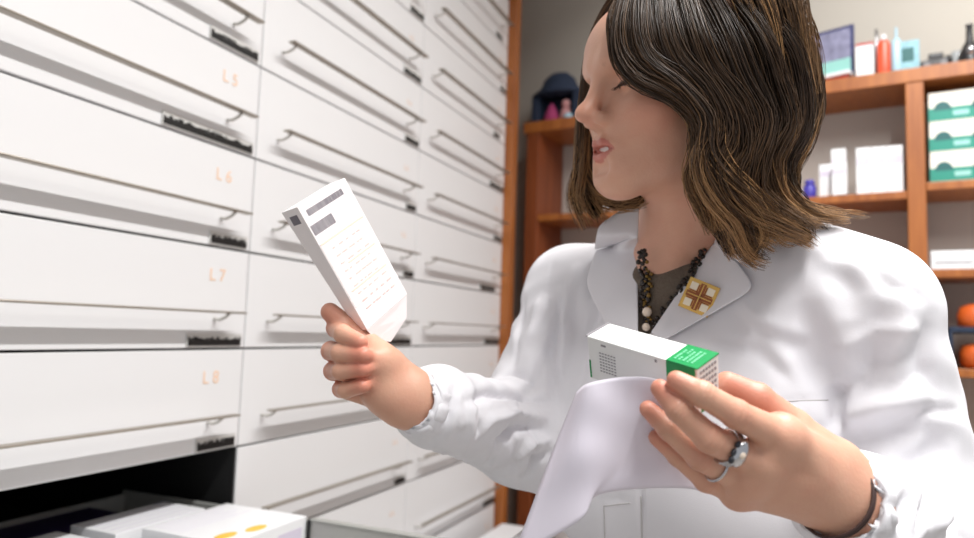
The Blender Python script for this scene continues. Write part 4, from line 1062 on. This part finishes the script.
gb = bpy.data.objects.new('medicine_box', None); COL.objects.link(gb); gb.location = O; gb.empty_display_size = .03
tag(gb, 'white medicine box with a green band at one end, held between her fingers and thumb', 'box')
def bq(mb, x0, x1, y0, y1, z0, z1): return mb.hexa([X*x+Y*y+Z*z for x in (x0, x1) for y in (y0, y1) for z in (z0, z1)])
lx_, ly_, lz_ = L[0], L[1], L[2]
M['band_green'] = mat('bright_green_print', (10, 146, 78), .4); M['band_light'] = mat('light_green_print', (120, 206, 160), .5); M['boxwhite'] = mat('carton_white', (240, 240, 238), .45)
bq(MB(), 0, lx_, 0, ly_, 0, lz_).build('carton', M['boxwhite'], gb, bevel=.0006)
e_ = .00025; w0 = .745*lx_
bq(MB(), w0, lx_+e_, -e_, ly_+e_, -e_, .0006).build('green_band', M['band_green'], gb)
bq(bq(MB(), w0, lx_*.985, -e_, .0004, 0, .34*lz_), w0, lx_*.97, -e_, .0004, .34*lz_, .42*lz_).build('green_band', M['band_green'], gb)
bq(MB(), lx_-.0005, lx_+e_, .15*ly_, .98*ly_, .84*lz_, lz_*.99).build('green_band', M['band_green'], gb)
m_ = MB(); 
for i in range(5):
    for j in range(7):
        if rnd.random() < .85:
            a = w0+.003+.0030*i; c_ = .16*ly_+.68*ly_*j/7; bq(m_, a, a+.0014, c_, c_+.68*ly_/7*rnd.uniform(.55, .85), -2.2*e_, 0)
m_.build('pale_lettering', M['band_light'], gb)
m_ = MB()
for i in range(6):
    for j in range(5): bq(m_, lx_, lx_+1.5*e_, ly_*(.12+.8*i/6), ly_*(.12+.8*i/6)+ly_*.8/6*.55, lz_*(.1+.13*j), lz_*(.1+.13*j)+lz_*.06)
m_.build('end_lettering', M['ink'], gb)
m_ = MB()
for i in range(7):
    for j in range(6): bq(m_, .010+.0022*j*1.1, .0115+.0022*j*1.1, -1.5*e_, 0, lz_*(.3+.07*i), lz_*(.3+.07*i)+.0007)
m_.build('small_print', M['ink'], gb); bq(MB(), .012, .016, -1.5*e_, 0, .1*lz_, .14*lz_).build('print_mark', M['ink'], gb); bq(MB(), .055*lx_/.085, .0565*lx_/.085, -1.5*e_, 0, .06*lz_, .12*lz_).build('print_dot', M['ink'], gb)
bq(MB(), .0004, .0016, -1.5*e_, 0, .55*lz_, lz_*.97).build('green_line', M['band_green'], gb)
bq(MB(), -.0010, .0003, -.0002, ly_, -.0006, .0004).build('open_flap_edge', M['ink'], gb)

# ---- pack in her other hand
O, X, Y, Z, L, zz = solve_box([(297, 207), (367, 330), (345, 178), (281, 213)], (.59, .585, .585, .60), (.118, .047, .018), 1.20)
print('pack', L, zz)
pk = bpy.data.objects.new('medicine_pack', None); COL.objects.link(pk); pk.location = O
tag(pk, 'slim white and pale pink medicine pack with a barcode, held up by the woman', 'box')
lx_, ly_, lz_ = L; e_ = .00025
M['packpaper'] = mat('pack_card', (244, 236, 236), .45); M['packpink'] = mat('very_pale_pink_print', (246, 231, 228), .5); M['barcode'] = mat('barcode_grey', (120, 114, 122), .6)
# slightly squashed carton: tapered to the lower end
def pq(mb, x0, x1, y0, y1, z0, z1, t0=1, t1=1): return mb.hexa([X*x+Y*y+Z*(z*(t0 if x == x0 else t1)) for x in (x0, x1) for y in (y0, y1) for z in (z0, z1)])
pq(MB(), 0, lx_, 0, ly_, 0, lz_, 1, .55).build('carton', M['packpaper'], pk, bevel=.0006)
m_ = MB(); m_.add([X*lx_, X*lx_+Y*ly_*.98, X*(lx_+.018)+Y*ly_*.80+Z*.003, X*(lx_+.026)+Y*ly_*.35+Z*.006, X*(lx_+.014)+Y*ly_*.1+Z*.004,
     X*lx_+Z*.0006, X*lx_+Y*ly_*.98+Z*.0006, X*(lx_+.018)+Y*ly_*.80+Z*.0036, X*(lx_+.026)+Y*ly_*.35+Z*.0066, X*(lx_+.014)+Y*ly_*.1+Z*.0046],
     [(0, 1, 2, 3, 4), (9, 8, 7, 6, 5)]+[(i, (i+1) % 5, 5+(i+1) % 5, 5+i) for i in range(5)])
m_.build('open_flap', M['packpaper'], pk)
def bars(y0, y1, x0, x1, name):
    m_ = MB(); y = y0
    while y < y1:
        w = rnd.choice([.0006, .0009, .0013]); pq(m_, x0, x1, y, y+w, -e_, .0002); y += w+rnd.choice([.0005, .0008])
    m_.build(name, M['barcode'], pk)
bars(.10*ly_, .82*ly_, .006, .0115, 'barcode'); bars(.03*ly_, .46*ly_, .019, .028, 'barcode')
pq(MB(), .036, .098, .02*ly_, .97*ly_, -e_, .0002).build('pink_panel', M['packpink'], pk)
m_ = MB()
for i in range(9):
    x = .044+.0075*i; y = .18*ly_
    while y < ly_*.8: w = rnd.uniform(.002, .007); pq(m_, x, x+.0012, y, min(y+w, .86*ly_), -2*e_, 0); y += w+rnd.uniform(.0015, .006)
m_.build('pink_lettering', mat('pink_ink', (238, 204, 198), .6), pk)
m_ = MB()
for (a, b_, c_, d_) in ((.036, .0375, .03, .95), (.062, .0632, .3, .9), (.084, .0852, .1, .9)): pq(m_, a, b_, c_*ly_, d_*ly_, -2*e_, 0)
m_.build('rule_line', mat('orange_pink_ink', (243, 218, 200), .6), pk)
pq(MB(), .006, .014, -e_, .0002, .25*lz_, .7*lz_).build('side_mark', M['barcode'], pk)

# ---- sheet of paper held with the box
def sheet(rows, name, m):
    n = len(rows); mm = len(rows[0]); n2, m2 = 30, 34
    g = np.array([[P(*q) for q in r_] for r_ in rows]); gi = np.array([cat(list(r_), m2) for r_ in g]); G2 = np.array([cat(list(gi[:, j]), n2) for j in range(m2)]).transpose(1, 0, 2)
    tC = nrm(CAM-G2.mean((0, 1)))
    for i in range(n2):
        for j in range(m2): G2[i, j] += tC*.0012*math.sin(i*.45+.8*math.sin(j*.3))*math.sin(j*.22)
    V = G2.reshape(-1, 3); o0 = V[0].copy(); Q = np.array([(i*m2+j, i*m2+j+1, (i+1)*m2+j+1, (i+1)*m2+j) for i in range(n2-1) for j in range(m2-1)])
    o = np_mesh(name, V-o0, Q, m); o.location = o0; so = o.modifiers.new('thickness', 'SOLIDIFY'); so.thickness = .0003; return o
mp_ = mat('thin_white_paper', (238, 232, 242), .7); nt = mp_.node_tree; b = nt.nodes['Principled BSDF']
tr = nt.nodes.new('ShaderNodeBsdfTranslucent'); tr.inputs['Color'].default_value = (.9, .88, .92, 1); ms = nt.nodes.new('ShaderNodeMixShader'); ms.inputs['Fac'].default_value = .3
nt.links.new(b.outputs['BSDF'], ms.inputs[1]); nt.links.new(tr.outputs['BSDF'], ms.inputs[2]); nt.links.new(ms.outputs['Shader'], nt.nodes['Material Output'].inputs['Surface'])
sh_ = sheet([
 [(577, 392, .475), (590, 383, .462), (625, 377, .452), (658, 380, .438), (688, 402, .431)],
 [(557, 440, .470), (583, 425, .452), (628, 415, .450), (668, 415, .447), (700, 432, .450)],
 [(536, 495, .462), (582, 470, .445), (632, 455, .452), (680, 455, .460), (712, 465, .464)],
 [(512, 560, .455), (580, 520, .440), (600, 494, .448), (680, 488, .462), (722, 498, .466)]], 'paper_sheet', mp_)
tag(sh_, 'sheet of thin white paper hanging from under her fingers below the box', 'paper')
# ================================================================== light
w = bpy.data.worlds.new('room_light'); SC.world = w; w.use_nodes = True
bg = w.node_tree.nodes['Background']; bg.inputs['Color'].default_value = (.93, .96, 1, 1); bg.inputs['Strength'].default_value = .42
def area(name, loc, rot, sx, sy, e, col=(1, 1, 1)):
    l = bpy.data.lights.new(name, 'AREA'); l.shape = 'RECTANGLE'; l.size = sx; l.size_y = sy; l.energy = e; l.color = col
    o = bpy.data.objects.new(name, l); COL.objects.link(o); o.location = loc; o.rotation_euler = rot; return o
area('ceiling_tube_lamp', (1.35, .5, 2.97), (0, math.radians(-18), 0), .045, 2.5, 90, (1, .995, .98))
area('ceiling_panel_lamp', (2.5, .5, 2.97), (0, math.radians(12), 0), .9, 1.4, 13, (1, .98, .95))
area('shelf_area_light', (1.9, 1.7, 2.9), (math.radians(25), 0, 0), .5, .3, 1, (1, .93, .85))  # unseen warm area light brightening the shelf unit and back wall

# the shelf run stands slightly askew to the drawer wall: turn it with everything on it
PV = Vector((1.255, 2.30, 0)); ang = math.radians(-8)
for o in list(COL.objects):
    if o.parent is None and (o.get('_on_shelf') or o.name == 'wall_back'):
        if o.name == 'wall_back': o.data.transform(Matrix.Translation(-PV)); o.location = PV
        d = o.location-PV; c_, s_ = math.cos(ang), math.sin(ang)
        o.location = PV+Vector((d.x*c_-d.y*s_, d.x*s_+d.y*c_, d.z)); o.rotation_euler.z += ang
for o in COL.objects:
    if '_on_shelf' in o: del o['_on_shelf']
